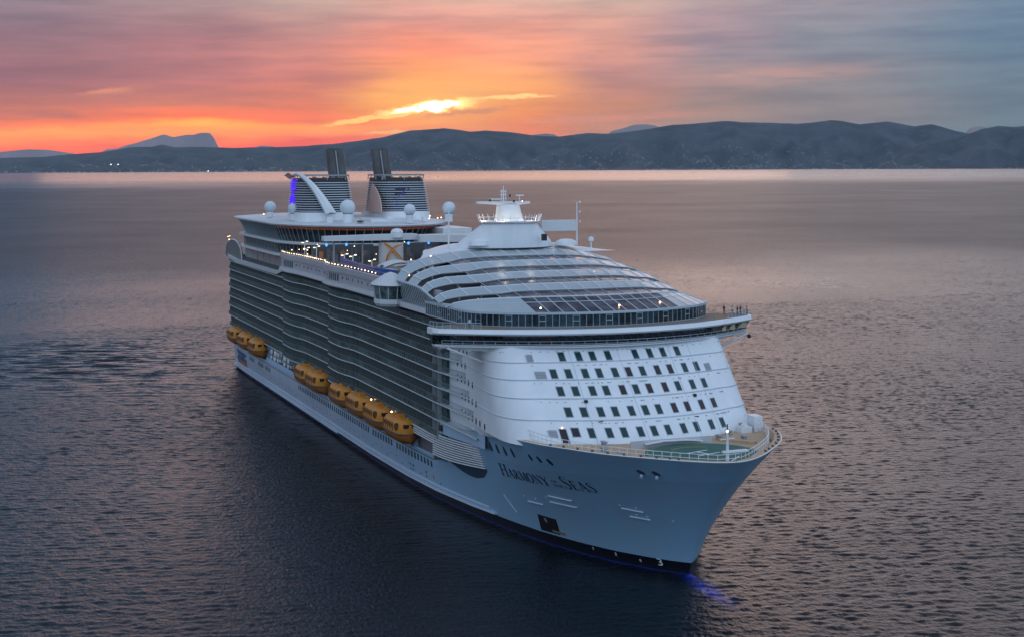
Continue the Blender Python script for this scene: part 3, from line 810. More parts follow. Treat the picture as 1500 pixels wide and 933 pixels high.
# low screens behind the helipad and bow gear
mb = MB(); mb.box(325.2,325.5,-8,7.6,20.8,22.1); mb.box(324.2,325.3,-6,4,20.8,21.5); 
mat('grey_light', (.45,.47,.5), .5); mb.build('wind_screen', 'grey_light', SHIP, split='loose')
mb = MB(); mb.ribbon([(326.0,-5.5,21.5),(326.2,-2,21.9),(326.0,2.5,21.75),(325.8,5.5,21.4)], 1.0, .15); mb.build('gangway', 'white_paint', SHIP)
mb = MB(); mb.box(314.8,317.8,20.2,21.9,20.8,23.6); mb.box(316.2,318.4,17.2,19.4,20.8,21.9); mb.box(317,318.2,17.8,18.6,21.9,22.3); mb.build('winch_house', 'white_paint', SHIP)
mb = MB(); mb.box(304.2,307.4,-15.6,-13.2,20.8,23.0); mb.box(309,311.4,-15.9,-14.4,20.8,22.4); mb.box(312.4,314.6,-14.5,-13.5,20.8,21.6); mb.tube([(309.8,-15.2,22),(309.8,-15.2,25.6)], .1, 6); mb.tube([(309.8,-15.9,25.0),(309.8,-14.4,25.1)], .09, 5); mb.build('mooring_winch', 'white_paint', SHIP, split='loose')
for x, y in ((312,12.5),(318,14.5),(322,10.5),(320,-11),(326,-13.5),(331,-12.5),(324,14.5)):
    mb = MB(); mb.lathe((x,y,20.8), [(.35,0),(.3,.6),(.5,.65),(.5,.8),(.01,.82)], 10); mb.lathe((x+1,y,20.8), [(.35,0),(.3,.6),(.5,.65),(.5,.8),(.01,.82)], 10); mb.build('mooring_bitt', 'grey_paint', SHIP, split='loose')
# low breakwater ramps (tan)
mb = MB(); mb.prism([(324,9.5),(329.5,13.8),(329,14.8),(323,11)], 20.8, 21.25); mb.prism([(308,20.5),(316,18.6),(316.3,19.0),(308.5,21.0)], 20.8, 21.9); mb.build('breakwater', 'tan_deck', SHIP, split='loose')
# bow mast
mb = MB()
mb.tube([(346.7,0,20.9),(346.7,0,26.2)], .32, 8, .18); mb.tube([(346.5,-1.2,25.2),(346.9,1.2,25.4)], .1, 6)
mb.box(345.9,347.5,-2.6,.4,21.2,21.5); mb.box(346.3,347.1,-.9,3.6,23.1,23.4); mb.tube([(346.7,0,21.3),(347.8,1.6,22.6)], .12, 5)
BM = mb.build('bow_mast', 'white_paint', SHIP)
mb = MB(); mb.lathe((346.7,0,26.55), [(.01,-.22),(.2,-.15),(.24,0),(.2,.15),(.01,.22)], 10); mb.build('mast_lamp', 'lamp_white', BM)
mb = MB(); mb.tube([(346.7,0,26.8),(346.7,0,27.7)], .12, 6); mb.build('lamp_bracket', 'black', BM)

# ---- white front
mb = MB(); rows = []
zs = [20.3, 21.2, 22.4, 23.6, 24.6, 25.6, 26.8, 28.0, 29.4, 30.8, 32.2, 33.7, 35, 36.45]
for z in zs: rows.append([(x, y, z) for x, y in frontplan(z)])
mb.loft(rows)
# side below 20.3 down to the hull rim, starboard and port
for s in (-1, 1):
    r = [(x, y) for x, y in frontplan(20.3) if y*s > 0 and x < 306]
    mb.loft([[(x, y-s*.4, max(14.3, rimz(x)-.3)) for x, y in r], [(x, y, 20.3) for x, y in r]])
FRONT = mb.build('front_house', 'front_white', SHIP, smooth=70)
mb = MB()
for z in (24.35, 27.75, 30.75, 33.6):
    mb.ribbon([(x, y, z) for x, y in frontplan(z, .0)], .22, .16)
mat('grey_seam', (.55,.60,.67), .5); mb.build('deck_seam', 'grey_seam', FRONT, split='loose')
mb = MB(); rnd = random.Random(2)
for z in (23.9, 27.2, 30.2, 33.1, 35.4):
    y = -23
    while y < 24:
        if rnd.random() < .6:
            x = frontX(y, z)+.03; mb.box(x-.1, x+.05, y, y+rnd.choice((.18,.3,.7)), z, z+.1)
        y += rnd.uniform(.6, 1.6)
mb.build('scupper', 'grey_paint', FRONT)['kind'] = 'stuff'
mb = MB()   # vertical plating seams
for y0 in (-11.2, -2.0, 8.8, 13.6):
    mb.tube([(frontX(y0+(z-21)*.03, z)+.0, y0+(z-21)*.03, z) for z in (20.9,24,28,32,36.2)], .07, 4)
mb.build('plate_seam', 'grey_seam', FRONT, split='loose')
def fwin(y, z, w=1.08, h=1.42, g='window_glass', name='window', fr='front_trim', off=.05, slat=0):
    mb = MB()
    def P(yy, zz, o): return (frontX(yy, zz)+o, yy, zz)
    for (a, o, mi) in ((.12, off*.6, 0), (0, off, 1)):
        mb.m = mi
        mb.quad(P(y-w/2-a, z-h/2-a, o), P(y+w/2+a, z-h/2-a, o), P(y+w/2+a, z+h/2+a, o), P(y-w/2-a, z+h/2+a, o))
    if slat:
        mb.m = 0
        for k in range(slat):
            zz = z-h/2+h*(k+.5)/slat; mb.quad(P(y-w/2, zz-.06, off+.05), P(y+w/2, zz-.06, off+.05), P(y+w/2, zz+.06, off+.08), P(y-w/2, zz+.06, off+.08))
    return mb.build(name, [fr, g], FRONT)
mat('front_trim', (.36,.40,.46), .5)
r1 = [-12.4,-9.3,-6.7,-3.7,1.8,4.9,7.8,11.1]; r2 = [-14.8,-12.2,-9.2,-6.6,-3.6,-.9,1.9,5.1,7.9,11.3,14.2]
r3 = [-14.6,-12.0,-9.0,-6.5,-3.4,-.8,1.9,5.2,8.1,11.5,14.4]; r4 = [-14.4,-11.8,-8.9,-6.3,-3.3,-.6,2.1,5.4,8.3,11.7,14.8]
r5 = [-11.7,-8.7,-6.1,-3.1,-.5,2.3,5.6,8.5,12.1,15.0]
brown = {(1,-.9),(1,5.1),(1,7.9),(2,-3.4),(2,1.9),(2,5.2),(3,5.4),(3,8.3),(3,11.7),(3,14.8)}
for i, (zr, r) in enumerate(((34.6,r1),(31.8,r2),(29.0,r3),(25.7,r4),(22.5,r5))):
    for y in r: fwin(y, zr, g='window_glass_brown' if (i, y) in brown else 'window_glass')
for y, z, w, h in ((-18.4,34.3,1.5,1.2),(-17.1,31.6,1.7,1.0),(-18.2,22.3,1.7,1.0),(16.9,31.4,1.3,1.2),(21.6,31.3,1.3,1.3),(20.8,34.3,1.3,1.3),(19.6,21.9,.9,1.8),(21.3,21.9,.9,1.8)):
    fwin(y, z, w, h, 'vent_grey', 'vent', 'front_trim', slat=4) if 'vent_grey' in MATS else (mat('vent_grey', (.24,.25,.28), .6), fwin(y, z, w, h, 'vent_grey', 'vent', 'front_trim', slat=4))
fwin(-16.3, 22.0, 1.1, 2.1, 'window_glass_brown', 'door'); fwin(-14.3, 22.6, 1.2, 1.3, 'window_glass_brown', 'window')
mb = MB(); mb.lathe((frontX(-16.3,23.3)+.15,-16.3,23.3), [(.01,-.12),(.15,0),(.01,.12)], 8); mb.build('door_lamp', 'lamp_warm', FRONT)
for y, z in ((-10.9,27.4),(10.9,27.3)):
    mb = MB(); x = frontX(y, z); mb.box(x, x+.5, y-.3, y+.3, z-.25, z+.2); mb.tube([(x-.2,y,z),(x+.3,y,z+.3)], .08, 5); mb.build('floodlight', 'black', FRONT)
for y, z in ((-9.5,24.2),(9.4,24.0)):
    mb = MB(); x = frontX(y, z); mb.box(x-.05, x+.12, y-.45, y+.45, z-.08, z+.08); mb.build('bracket', 'dark_grey', FRONT)
# round side windows near the corner
def sidewin(x, z, w=.95, h=1.35, s=-1):
    mb = MB(); n = 14; y = sidewall(x)
    i_ = [mb.vert(x+w/2*math.cos(2*PI*k/n), s*(sidewall(x+w/2*math.cos(2*PI*k/n))+.07), z+h/2*math.sin(2*PI*k/n)) for k in range(n)]
    mb.face(i_)
    return mb.build('side_window', 'window_glass', FRONT)
for z, xs_ in ((33.35,(272.6,275.8,279)),(30.5,(271.6,274.5,277.4)),(27.6,(271.6,274.5,277.4,280.4,284)),(24.35,(274.8,277.8,280.8,283.9,287.2)),(21.15,(274.8,277.8,280.9,284,287.2,290.5,294.4))):
    for x in xs_: sidewin(x, z)

# ---- blue block under the corner and curved slats
mb = MB()
for s in (-1, 1):
    r = [(x, s*(interp([(262,23.9),(270,23.6),(280,23.3),(292,23.6)], x))) for x in (263,268,274,280,286,292)]
    mb.loft([[(x, y, 15.4+max(0,x-270)*.05) for x, y in r], [(x, y, interp([(262,17.6),(275,17.9),(292,19.4)], x)) for x, y in r]])
mb.build('corner_plating', 'light_blue', SHIP, split='side')
mb = MB(); mb.box(263.2, 265.0, -24.15, -23.8, 15.9, 17.1); mb.build('shell_port', 'black', SHIP)
mb = MB()
for s in (-1, 1):
    for k in range(10):
        z = 10.15+k*.47
        if k < 5: xs_ = [258+2.7*q for q in range(11)]
        else: xs_ = [240.5+4.45*q for q in range(11)]
        pts = []
        for x in xs_:
            zz = z + (max(0, x-255)/30)**1.4*1.35
            y = 23.75 if x < 262 else 23.75+(hullB(x, zz)+.22-23.75)*min(1, (x-262)/22)**1.6
            pts.append((x, s*y, zz))
        mb.ribbon(pts, .34, .2)
mat('slat_white', (.72,.74,.78), .4); mb.build('side_grille', 'slat_white', SHIP, split='side')
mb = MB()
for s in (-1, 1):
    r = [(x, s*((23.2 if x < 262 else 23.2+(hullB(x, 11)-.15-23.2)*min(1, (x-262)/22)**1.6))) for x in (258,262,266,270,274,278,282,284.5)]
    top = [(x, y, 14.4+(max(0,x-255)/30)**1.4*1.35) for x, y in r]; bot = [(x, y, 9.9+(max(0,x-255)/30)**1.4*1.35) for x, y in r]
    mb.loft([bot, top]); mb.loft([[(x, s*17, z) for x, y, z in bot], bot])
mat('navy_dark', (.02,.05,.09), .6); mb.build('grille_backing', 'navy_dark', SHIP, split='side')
mb = MB()
for s in (-1,1): mb.box(240, 258, s*22.0-.1, s*22.0+.1, 9.0, 14.3); mb.box(257.6,258.2, min(s*17,s*23.6), max(s*17,s*23.6), 9.0, 14.3); mb.box(239.9,240.3, min(s*17,s*23.6), max(s*17,s*23.6), 9.0, 14.3)
mb.build('promenade_screen', 'cabin_wall', SHIP, split='loose')

for s in (-1, 1):  # dark panel laid on the hull paints in the shade under the slats
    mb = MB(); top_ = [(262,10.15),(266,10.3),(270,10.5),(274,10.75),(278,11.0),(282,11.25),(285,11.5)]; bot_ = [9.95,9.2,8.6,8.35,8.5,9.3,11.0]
    mb.loft([[(x, s*(hullB(x, z)+.08), z) for x, z in top_], [(x, s*(hullB(x, z2)+.08), z2) for (x, _), z2 in zip(top_, bot_)]]); mb.build('overhang_shade', 'navy_dark', SHIP)
# ---- boat deck recess wall
mb = MB()
for s in (-1, 1):
    mb.box(-2, 262, min(s*16.0, s*16.6), max(s*16.0, s*16.6), 9.0, 14.2)
mb.build('promenade_wall', 'recess_blue', SHIP, split='side')
mb = MB()
for s in (-1, 1):
    for k in range(44):
        x = 6+k*5.4
        if x > 238: break
        mb.box(x, x+1.6, s*16.7-.05, s*16.7+.05, 11, 13.2)
mb.build('promenade_glazing', 'window_glass', SHIP, split='loose')
# columns standing on the boat deck
for s in (-1, 1):
    for x in (68.4, 118, 163.8, 166.8, 240.2):
        mb = MB(); mb.box(x-.6, x+.6, min(s*17,s*23), max(s*17,s*23), 9.0, 14.2); mb.build('davit_frame', 'light_blue', SHIP)
mb = MB()
for s in (-1,1): mb.ribbon([(x, s*23.1, 9.1) for x in (68.4, 90, 118)], .2, 1.0)
mb.build('raft_deck_bulwark', 'light_blue', SHIP, split='side')

# ---- balcony decks
def resample2(P, step):
    out_ = []; L = [0]
    for a, b in zip(P, P[1:]): L.append(L[-1]+math.dist(a, b))
    n = int(L[-1]/step); i = 0
    for k in range(n+1):
        d = L[-1]*k/n
        while i < len(P)-2 and L[i+1] < d: i += 1
        t = (d-L[i])/max(1e-9, L[i+1]-L[i]); out_.append(tuple(P[i][j]+(P[i+1][j]-P[i][j])*t for j in range(2)))
    return out_
YB = [(-5,20.5),(-3.5,22.6),(-1,23.7),(3,24),(103,24),(103.5,24.9),(108,25.15),(116,25.25),(122,24.9),(128,24.05),(134,23.75),(150,23.6),(163,23.55),(163.5,24.8),(168,25.15),(176,25.3),(182,24.9),(188,24.0),(196,23.9),(230,24.0),(262,24.2)]
def by(x): return interp(YB, x)
DECKS = [14.2, 17.7, 21.15, 24.4, 27.6, 30.7, 33.7, 36.6]
TIPX = [262, 288, 285, 281, 278, 275, 272, 265]
BX = [-5,-3.5,-1,3,20,40,60,80,95,103,103.5,106,109,113,117,120,123,126,129,134,142,150,158,163,163.5,166,169,173,177,180,183,186,189,196,210,230,250,262]
for d, (z, tx) in enumerate(zip(DECKS, TIPX)):
    x0 = -3 if 0 < d else 1
    for s in (-1, 1):
        xs_ = [x for x in BX if x >= x0]
        P = [(x, by(x)) for x in xs_]
        if tx > 262:
            for k in range(1, 6):
                x = 262+(tx-262)*k/5; t = k/5
                P.append((x, 24.2*(1-t)+(sidewall(tx)+.12)*t - .25*math.sin(PI*t)*0 ))
        nxt = (DECKS+[39.6])[d+1]
        mb = MB()
        edge = [(x, s*y, z-.02) for x, y in P]; inner = [(x, s*21.5, z-.02) for x, y in P]
        up_ = [(x, s*y, z+.17) for x, y in P]; inu = [(x, s*21.5, z+.17) for x, y in P]
        mb.loft([inner, edge, up_, inu])
        o = mb.build('balcony_deck', 'slab_edge', SHIP)
        # glass balustrade
        for nm, Q in (('balcony_glass', [q for q in P if q[0] <= 262]), ('screen_glass', [q for q in P if q[0] >= 262])):
            if len(Q) < 2: continue
            g = MB(); g.loft([[(x, s*(y-.08), z+.18) for x, y in Q], [(x, s*(y-.08), z+1.5) for x, y in Q]])
            g.build('balcony_glass', nm, o)
        mbr = MB(); mbr.tube([(x, s*(y-.08), z+1.48) for x, y in P], .045, 4)
        for x, y in resample2([q for q in P if q[0] <= 262], 1.65): mbr.box(x-.035, x+.035, s*(y-.05)-.03, s*(y-.05)+.03, z+.26, z+1.48)
        # partitions
        x = x0+3
        while x < 262:
            y = by(x); mbr.box(x-.05, x+.05, min(s*21.6, s*(y-.35)), max(s*21.6, s*(y-.35)), z+.26, nxt-.05); x += 3.3
        mbr.build('balcony_partition', 'rail_grey', o)
# cabin walls with doors behind the balconies
m = mat('cabin_facade', (.2,.19,.2), .5); nt = m.node_tree; b = nt.nodes['Principled BSDF']
tc = nt.nodes.new('ShaderNodeTexCoord'); s_ = nt.nodes.new('ShaderNodeSeparateXYZ'); nt.links.new(tc.outputs['Object'], s_.inputs[0])
qx = (X(nt, s_.outputs[0])/3.3).f('FRACT'); cid = (X(nt, s_.outputs[0])/3.3).f('FLOOR')
wn = nt.nodes.new('ShaderNodeTexWhiteNoise'); nt.links.new(comb(nt, cid, (X(nt, s_.outputs[2])/3.2).f('FLOOR'), 1.0), wn.inputs[0]); wv = X(nt, wn.outputs[0])
door = qx.f('GREATER_THAN', .18)*qx.f('LESS_THAN', .86)
c = mixc(nt, door, (.24,.235,.25), (.08,.085,.095)); c = mixc(nt, door*wv.sm(.55,1)*.7, c, (.24,.21,.20))
nt.links.new(c, b.inputs['Base Color']); nt.links.new((.5-door*.3).v, b.inputs['Roughness'])
mb = MB()
for s in (-1, 1):
    mb.box(1, 262, min(s*21.4, s*21.6), max(s*21.4, s*21.6), 14.2, 39.4)
mb.build('cabin_facade', 'cabin_facade', SHIP, split='loose')
mb = MB()
for s in (-1, 1):  # recessed dark slots at the waves
    for x in (127.5, 186.5): mb.box(x-2.4, x+2.4, min(s*21.7,s*23.0), max(s*21.7,s*23.0), 14.5, 39.2)
glassmat('slot_glass', (.03,.06,.065), 1, .15, var=.3); mb.build('stair_glazing', 'slot_glass', SHIP, split='loose')
# hull block behind everything (keeps the ship solid)
mb = MB(); mb.box(-1, 268, -20.5, 20.5, 9.0, 39.4); mb.box(262, 288, -20.6, 20.6, 17.5, 36.0); mb.build('inner_block', 'cabin_wall', SHIP, split='loose')
# forward end of the balcony block (dark glass return)
mb = MB()
for s in (-1,1):
    mb.box(262.4, 265.6, min(s*22.3,s*23.2), max(s*22.3,s*23.2), 14.3, 36.5)
mb.build('corner_glazing', 'slot_glass', SHIP, split='loose')
mb = MB()
for s in (-1,1):
    for x in (258.6, 262.1): mb.box(x, x+.16, min(s*22.3,s*24.1), max(s*22.3,s*24.1), 14.3, 36.6)
mb.build('balcony_post', 'grey_paint', SHIP, split='loose')

# ---- deck 15-16 wave band
UB = [(-6,23.2),(0,24.6),(40,24.7),(90,24.6),(102,24.6),(103,25.6),(110,26.1),(117,26.0),(124,25.3),(135,25.0),(150,24.9),(162,24.8),(163,25.9),(170,26.4),(177,26.2),(184,25.5),(195,25.3),(216,25.3),(262,25.0)]
def uby(x): return interp(UB, x)
UX = [103,104.5,107,110,113,117,120,124,129,135,142,150,156,162,163,165,167.5,170,173,177,180,184,189,195,205,216,225,240,250,262,268]
for s in (-1, 1):
    mb = MB(); P = [(x, s*uby(x)) for x in UX]
    prof = [(0.0,39.2),(.25,39.5),(.25,40.3),(-.25,40.55),(-.25,43.0),(.1,43.1),(.1,44.5),(-.6,44.5),(-.6,42.8)]
    mb.loft([[(x, y+s*o_, z) for x, y in P] for o_, z in prof] )
    mb.loft([[(x, s*21, 39.2) for x, y in P], [(x, y, 39.2) for x, y in P]])
    o = mb.build('track_deck', 'wave_paint', SHIP) if 'wave_paint' in MATS else None
    if o is None:
        mat('wave_paint', (.42,.42,.46), .5, var=.12, vscale=.3); o = mb.build('track_deck', 'wave_paint', SHIP)
    w = MB()
    x = 106
    while x < 240:
        y = uby(x)-.22
        if 109 < x < 121 or 168 < x < 180: w.box(x, x+1.1, min(s*(y-.1),s*y), max(s*(y-.1),s*y), 40.9, 42.7)
        elif (int(x*1.7) % 2): w.box(x, x+.8, min(s*(y-.1),s*y), max(s*(y-.1),s*y), 41.6, 42.2)
        x += 1.9
    w.build('track_window', 'window_glass', o, split='loose')
    mb = MB(); mb.ribbon([(x, y+s*.22, 39.5) for x, y in P], .3, .75); mb.build('wave_trim', 'white_trim', SHIP) if 'white_trim' in MATS else (mat('white_trim', (.62,.64,.68), .45), mb.build('wave_trim', 'white_trim', SHIP))
    if s == -1: railing([(x, y+.3, 44.5) for x, y in P if x < 245], 1.0, 'railing', SHIP, m='grey_paint', r=.04, post=2.2, rails=(1,))
# rim lamps
lampm = MB(); lampm.lathe((0,0,0), [(.01,-.22),(.2,-.12),(.24,0),(.2,.12),(.01,.22)], 8)
proto_l = lampm.build('rim_lamp', 'lamp_warm', SHIP)
spots = []
x = 104.0
while x < 158: spots.append((x, -(uby(x)-.4), 45.0)); x += 2.45
x = 164
while x < 215: spots.append((x, -(uby(x)-.4), 45.0)); x += 3.4 if x > 190 else 2.9
spots += [(104.5,-22.5,45.3),(105.5,-20.5,45.4),(108,-19.5,45.5),(111,-19.2,45.5),(122,-21.5,44.9),(240,-24,46),(-7,-22,42.5),(-5.5,-23,44),(-2,-24,45.2),(3,-24.2,45.6),(-9,-21,41.5)]
for i, p in enumerate(spots):
    o = proto_l if i == 0 else proto_l.copy()
    if i: C.objects.link(o)
    o.location = p; s_c = random.uniform(.45, .75); o.scale = (s_c,)*3
# aft side (x < 103): white band and set back walls
mb = MB()
for s in (-1, 1):
    r = [(x, s*y) for x, y in ((-7,21),(-4,23.4),(2,24.5),(20,24.6),(60,24.4),(90,24.4),(103.5,24.6))]
    mb.loft([[(x, y, interp([(-8,38.2),(20,37.0),(90,37.2),(104,39.2)], x)) for x, y in r], [(x, y+s*.2, interp([(-8,39.3),(20,38.2),(90,38.3),(104,40.2)], x)) for x, y in r], [(x, y-s*1.5, interp([(-8,39.3),(20,38.2),(90,38.3),(104,40.2)], x)) for x, y in r]])
mb.build('wave_trim', 'white_trim', SHIP)
mb = MB()
mb.prism([(-6,-22),(0,-23.4),(103,-23.2),(103,23.2),(0,23.4),(-6,22)], 36.4, 38.0); mb.box(26,104,-22.6,22.6,38,43.3); mb.build('aft_house', 'grey_paint', SHIP)
for s in (-1,1):
    for k in range(6):
        mb = MB(); x = 40+k*10.5; mb.box(x, x+9.4, min(s*22.6,s*22.75), max(s*22.6,s*22.75), 38.6, 42.6); mb.build('aft_panel', 'aft_panel_m', SHIP) if 'aft_panel_m' in MATS else (mat('aft_panel_m', (.27,.255,.26), .5, var=.2), mb.build('aft_panel', 'aft_panel_m', SHIP))
# stern arch
mb = MB()
for s in (-1, 1):
    n = 18; c0 = (9.5, 38.2); arc = [(c0[0]-17*math.cos(PI*k/n)*1.0, c0[1]+6.4*math.sin(PI*k/n)**.8) for k in range(n+1)]
    i_ = [mb.vert(x, s*23.9, z) for x, z in arc]; j_ = [mb.vert(x, s*23.5, z) for x, z in arc]
    mb.face(i_); mb.face(j_)
AR = mb.build('stern_arch', 'rail_grey', SHIP, split='side')
mb = MB()
for s in (-1,1): mb.tube([(x, s*23.9, z) for x, z in arc], .24, 6)
mb.build('arch_rim', 'white_trim', AR, split='side')
mb = MB(); mb.prism([(-8,-20),(26,-21),(26,21),(-8,20)], 38.3, 38.9); mb.build('aft_deck', 'teak', SHIP)

# ---- pod on the starboard wing of the track deck
def pod(s):
    c = (235.5, s*27.0); n = 12
    def ring(r, z, sy=.62): r *= .86; return [(c[0]+r*1.0*math.cos(2*PI*k/n)*1.15, c[1]+r*sy*math.sin(2*PI*k/n)*1.2, z) for k in range(n)]
    mb = MB(); mb.loft([ring(5.0,39.3), ring(5.6,39.9), ring(5.6,40.9)], True); mb.face(list(range(n)))
    R = mb.build('viewing_pod', 'white_trim', SHIP)
    g = MB(); g.loft([ring(5.3,40.9), ring(6.0,43.6)], True); g.build('pod_glass', 'screen_dark', R)
    f = MB()
    for k in range(n): f.tube([ring(5.35,40.9)[k], ring(6.05,43.6)[k]], .09, 4)
    f.build('pod_frame', 'white_trim', R)
    r = MB(); r.loft([ring(6.0,43.6), ring(6.8,43.9), ring(6.4,44.2), ring(2.0,46.2), ring(.05,46.6)], True); r.build('pod_roof', 'roof_white', R)
glassmat('screen_dark', (.09,.15,.15), .8, .1, var=.5)
for s in (-1, 1): pod(s)

# ---- main pool deck
mb = MB(); mb.box(100, 262, -24.4, 24.4, 42.3, 42.8); mb.build('pool_deck', 'teak', SHIP)

# ---- solarium: side window wall, glass wall, terraced roof
ZF = [(236,45.2),(246,44.9),(258,44.6),(268,43.0),(276,42.0),(310,41.9)]
for s in (-1, 1):
    mb = MB(); xs_ = [238,241,244,247,250,253,256,259,262,265,268]
    mb.loft([[(x, s*25.6, 40.8) for x in xs_], [(x, s*26.8, interp(ZF, x)) for x in xs_]])
    o = mb.build('side_window_wall', 'screen_dark', SHIP)
    f = MB()
    for k in range(21):
        x = 238+k*1.5; f.tube([(x, s*25.65, 40.8), (x, s*26.85, interp(ZF, x))], .07, 4)
    f.ribbon([(x, s*26.85, interp(ZF, x)-.05) for x in xs_], .35, .35)
    f.build('window_mullion', 'grey_seam', o)
    mb = MB(); mb.ribbon([(x, s*25.9, 39.4) for x in (240,250,262,268)], .9, 1.1); mb.build('window_sill', 'white_trim', SHIP)
def swall(off=0, z=0):
    half = [(262, 26.6+off), (270, 26.4+off), (277, 26.2+off), (283, 25.9+off), (287, 25.3+off), (289.6+off, 24.2), (291.3+off, 22.5)]
    ys = [20, 17.5, 15, 12.5, 10, 7.5, 5, 2.5]
    half += [(300-.0155*y*y+off, y) for y in ys]
    return [(x, -y) for x, y in half]+[(300+off, 0)]+[(x, y) for x, y in reversed(half)]
SW = swall()
def ztop(x, y): return 41.95
mb = MB(); mb.loft([[(x, y, 39.45) for x, y in SW], [(x, y, 41.95) for x, y in SW]])
SOL = mb.build('solarium_wall', 'solarium_glass', SHIP)
def resample(P, step):
    out_ = []; L = [0]
    for a, b in zip(P, P[1:]): L.append(L[-1]+math.dist(a, b))
    n = int(L[-1]/step)
    for k in range(n+1):
        d = L[-1]*k/n
        for i in range(len(P)-1):
            if L[i] <= d <= L[i+1]+1e-9:
                t = (d-L[i])/max(1e-9, L[i+1]-L[i]); out_.append(tuple(P[i][j]+(P[i+1][j]-P[i][j])*t for j in range(len(P[i])))); break
    return out_
f = MB()
RS = resample(SW, 1.28)
for x, y in RS: f.tube([(x, y, 39.45), (x, y, 41.95)], .055, 4)
f.ribbon([(x, y, 41.8) for x, y in SW], .3, .45); f.ribbon([(x, y, 39.4) for x, y in SW], .25, .2)
for i in range(6, len(RS)-6, 5):
    a, b = RS[i], RS[i+1]; f.tube([(*a, 40.6), (*b, 40.6)], .07, 4); f.tube([(*a, 41.6), (*b, 41.6)], .07, 4)
f.build('wall_mullion', 'pale_frame', SOL) if 'pale_frame' in MATS else (mat('pale_frame', (.42,.50,.56), .4), f.build('wall_mullion', 'pale_frame', SOL))
# interior floor, inner core and a few planters
mb = MB(); mb.prism([(x-.5 if x > 262 else x, y*.98) for x, y in SW], 39.0, 39.42); mb.build('solarium_floor', 'teak', SHIP)
mb = MB()
mb.lathe((268,0,39.4), [(11,0),(11,2.0),(9,2.6),(.01,2.7)], 24); mb.box(244,262,-10,10,39.4,45); mb.build('solarium_core', 'cabin_wall', SHIP)
rnd = random.Random(12)
mb = MB()
for k in range(70):
    y = rnd.uniform(-23,23); x = rnd.uniform(280, 297-.0155*y*y-1)
    mb.box(x-.4, x+.4, y-.9, y+.9, 39.4, rnd.uniform(39.9,41.2))
mb.build('solarium_furniture', 'cloth_dark', SHIP, split='loose')
# terraced roof
TZ = [(238,51.6),(240,51.2),(247,50.1),(254,49.5),(260,48.6),(266,47.9),(272,47.0),(278,46.4),(283,45.3),(290,44.4),(300,42.1),(304,41.9)]
YE = 26.7
def rpt(xc, y):
    """roof surface point: xc = position on the centre line"""
    a = abs(y); kc = .0155*min(1, max(0, (xc-262)/30))+.002
    x = xc - kc*a*a
    t = max(0, (a-13.5)/(YE-13.5))
    x -= 4.4*min(1, 1.6*t)**2*min(1, max(0, (298-xc)/25))*min(1, max(0, (xc-246)/8))
    zt = interp(TZ, xc) ; zf = interp(ZF, x)
    q = min(1, a/YE)
    z = zf + (zt-zf)*max(0, 1-q**3.2)**.55
    return (x, y, z)
# front glass skirt between wall head and first beam
def strip(xa, xb, ya, yb, n, dz=0):
    return [[(p[0], p[1], p[2]+dz) for p in (rpt(xc, ya+(yb-ya)*k/n) for k in range(n+1))] for xc in [xa+(xb-xa)*j/3 for j in range(4)]]
mb = MB(); rows = []
for t in (0, .33, .66, 1):
    row = []
    for x, y in SW:
        yy = max(-26.3, min(26.3, y))
        p = rpt(290, yy*.985); row.append((x+(p[0]-x)*t, y+(p[1]-y)*t, 42.1+(max(p[2], 42.3)-42.1)*t))
    rows.append(row)
mb.loft(rows); FR_ = mb.build('roof_skirt', 'roof_glass', SHIP, smooth=30)
f = MB()
for i in range(4, len(SW)-4):
    f.tube([(rows[t][i][0], rows[t][i][1], rows[t][i][2]+.06) for t in range(4)], .12, 4)
f.tube([(p[0], p[1], p[2]+.06) for p in rows[2]], .1, 4)
f.build('skirt_rib', 'pale_frame', FR_)
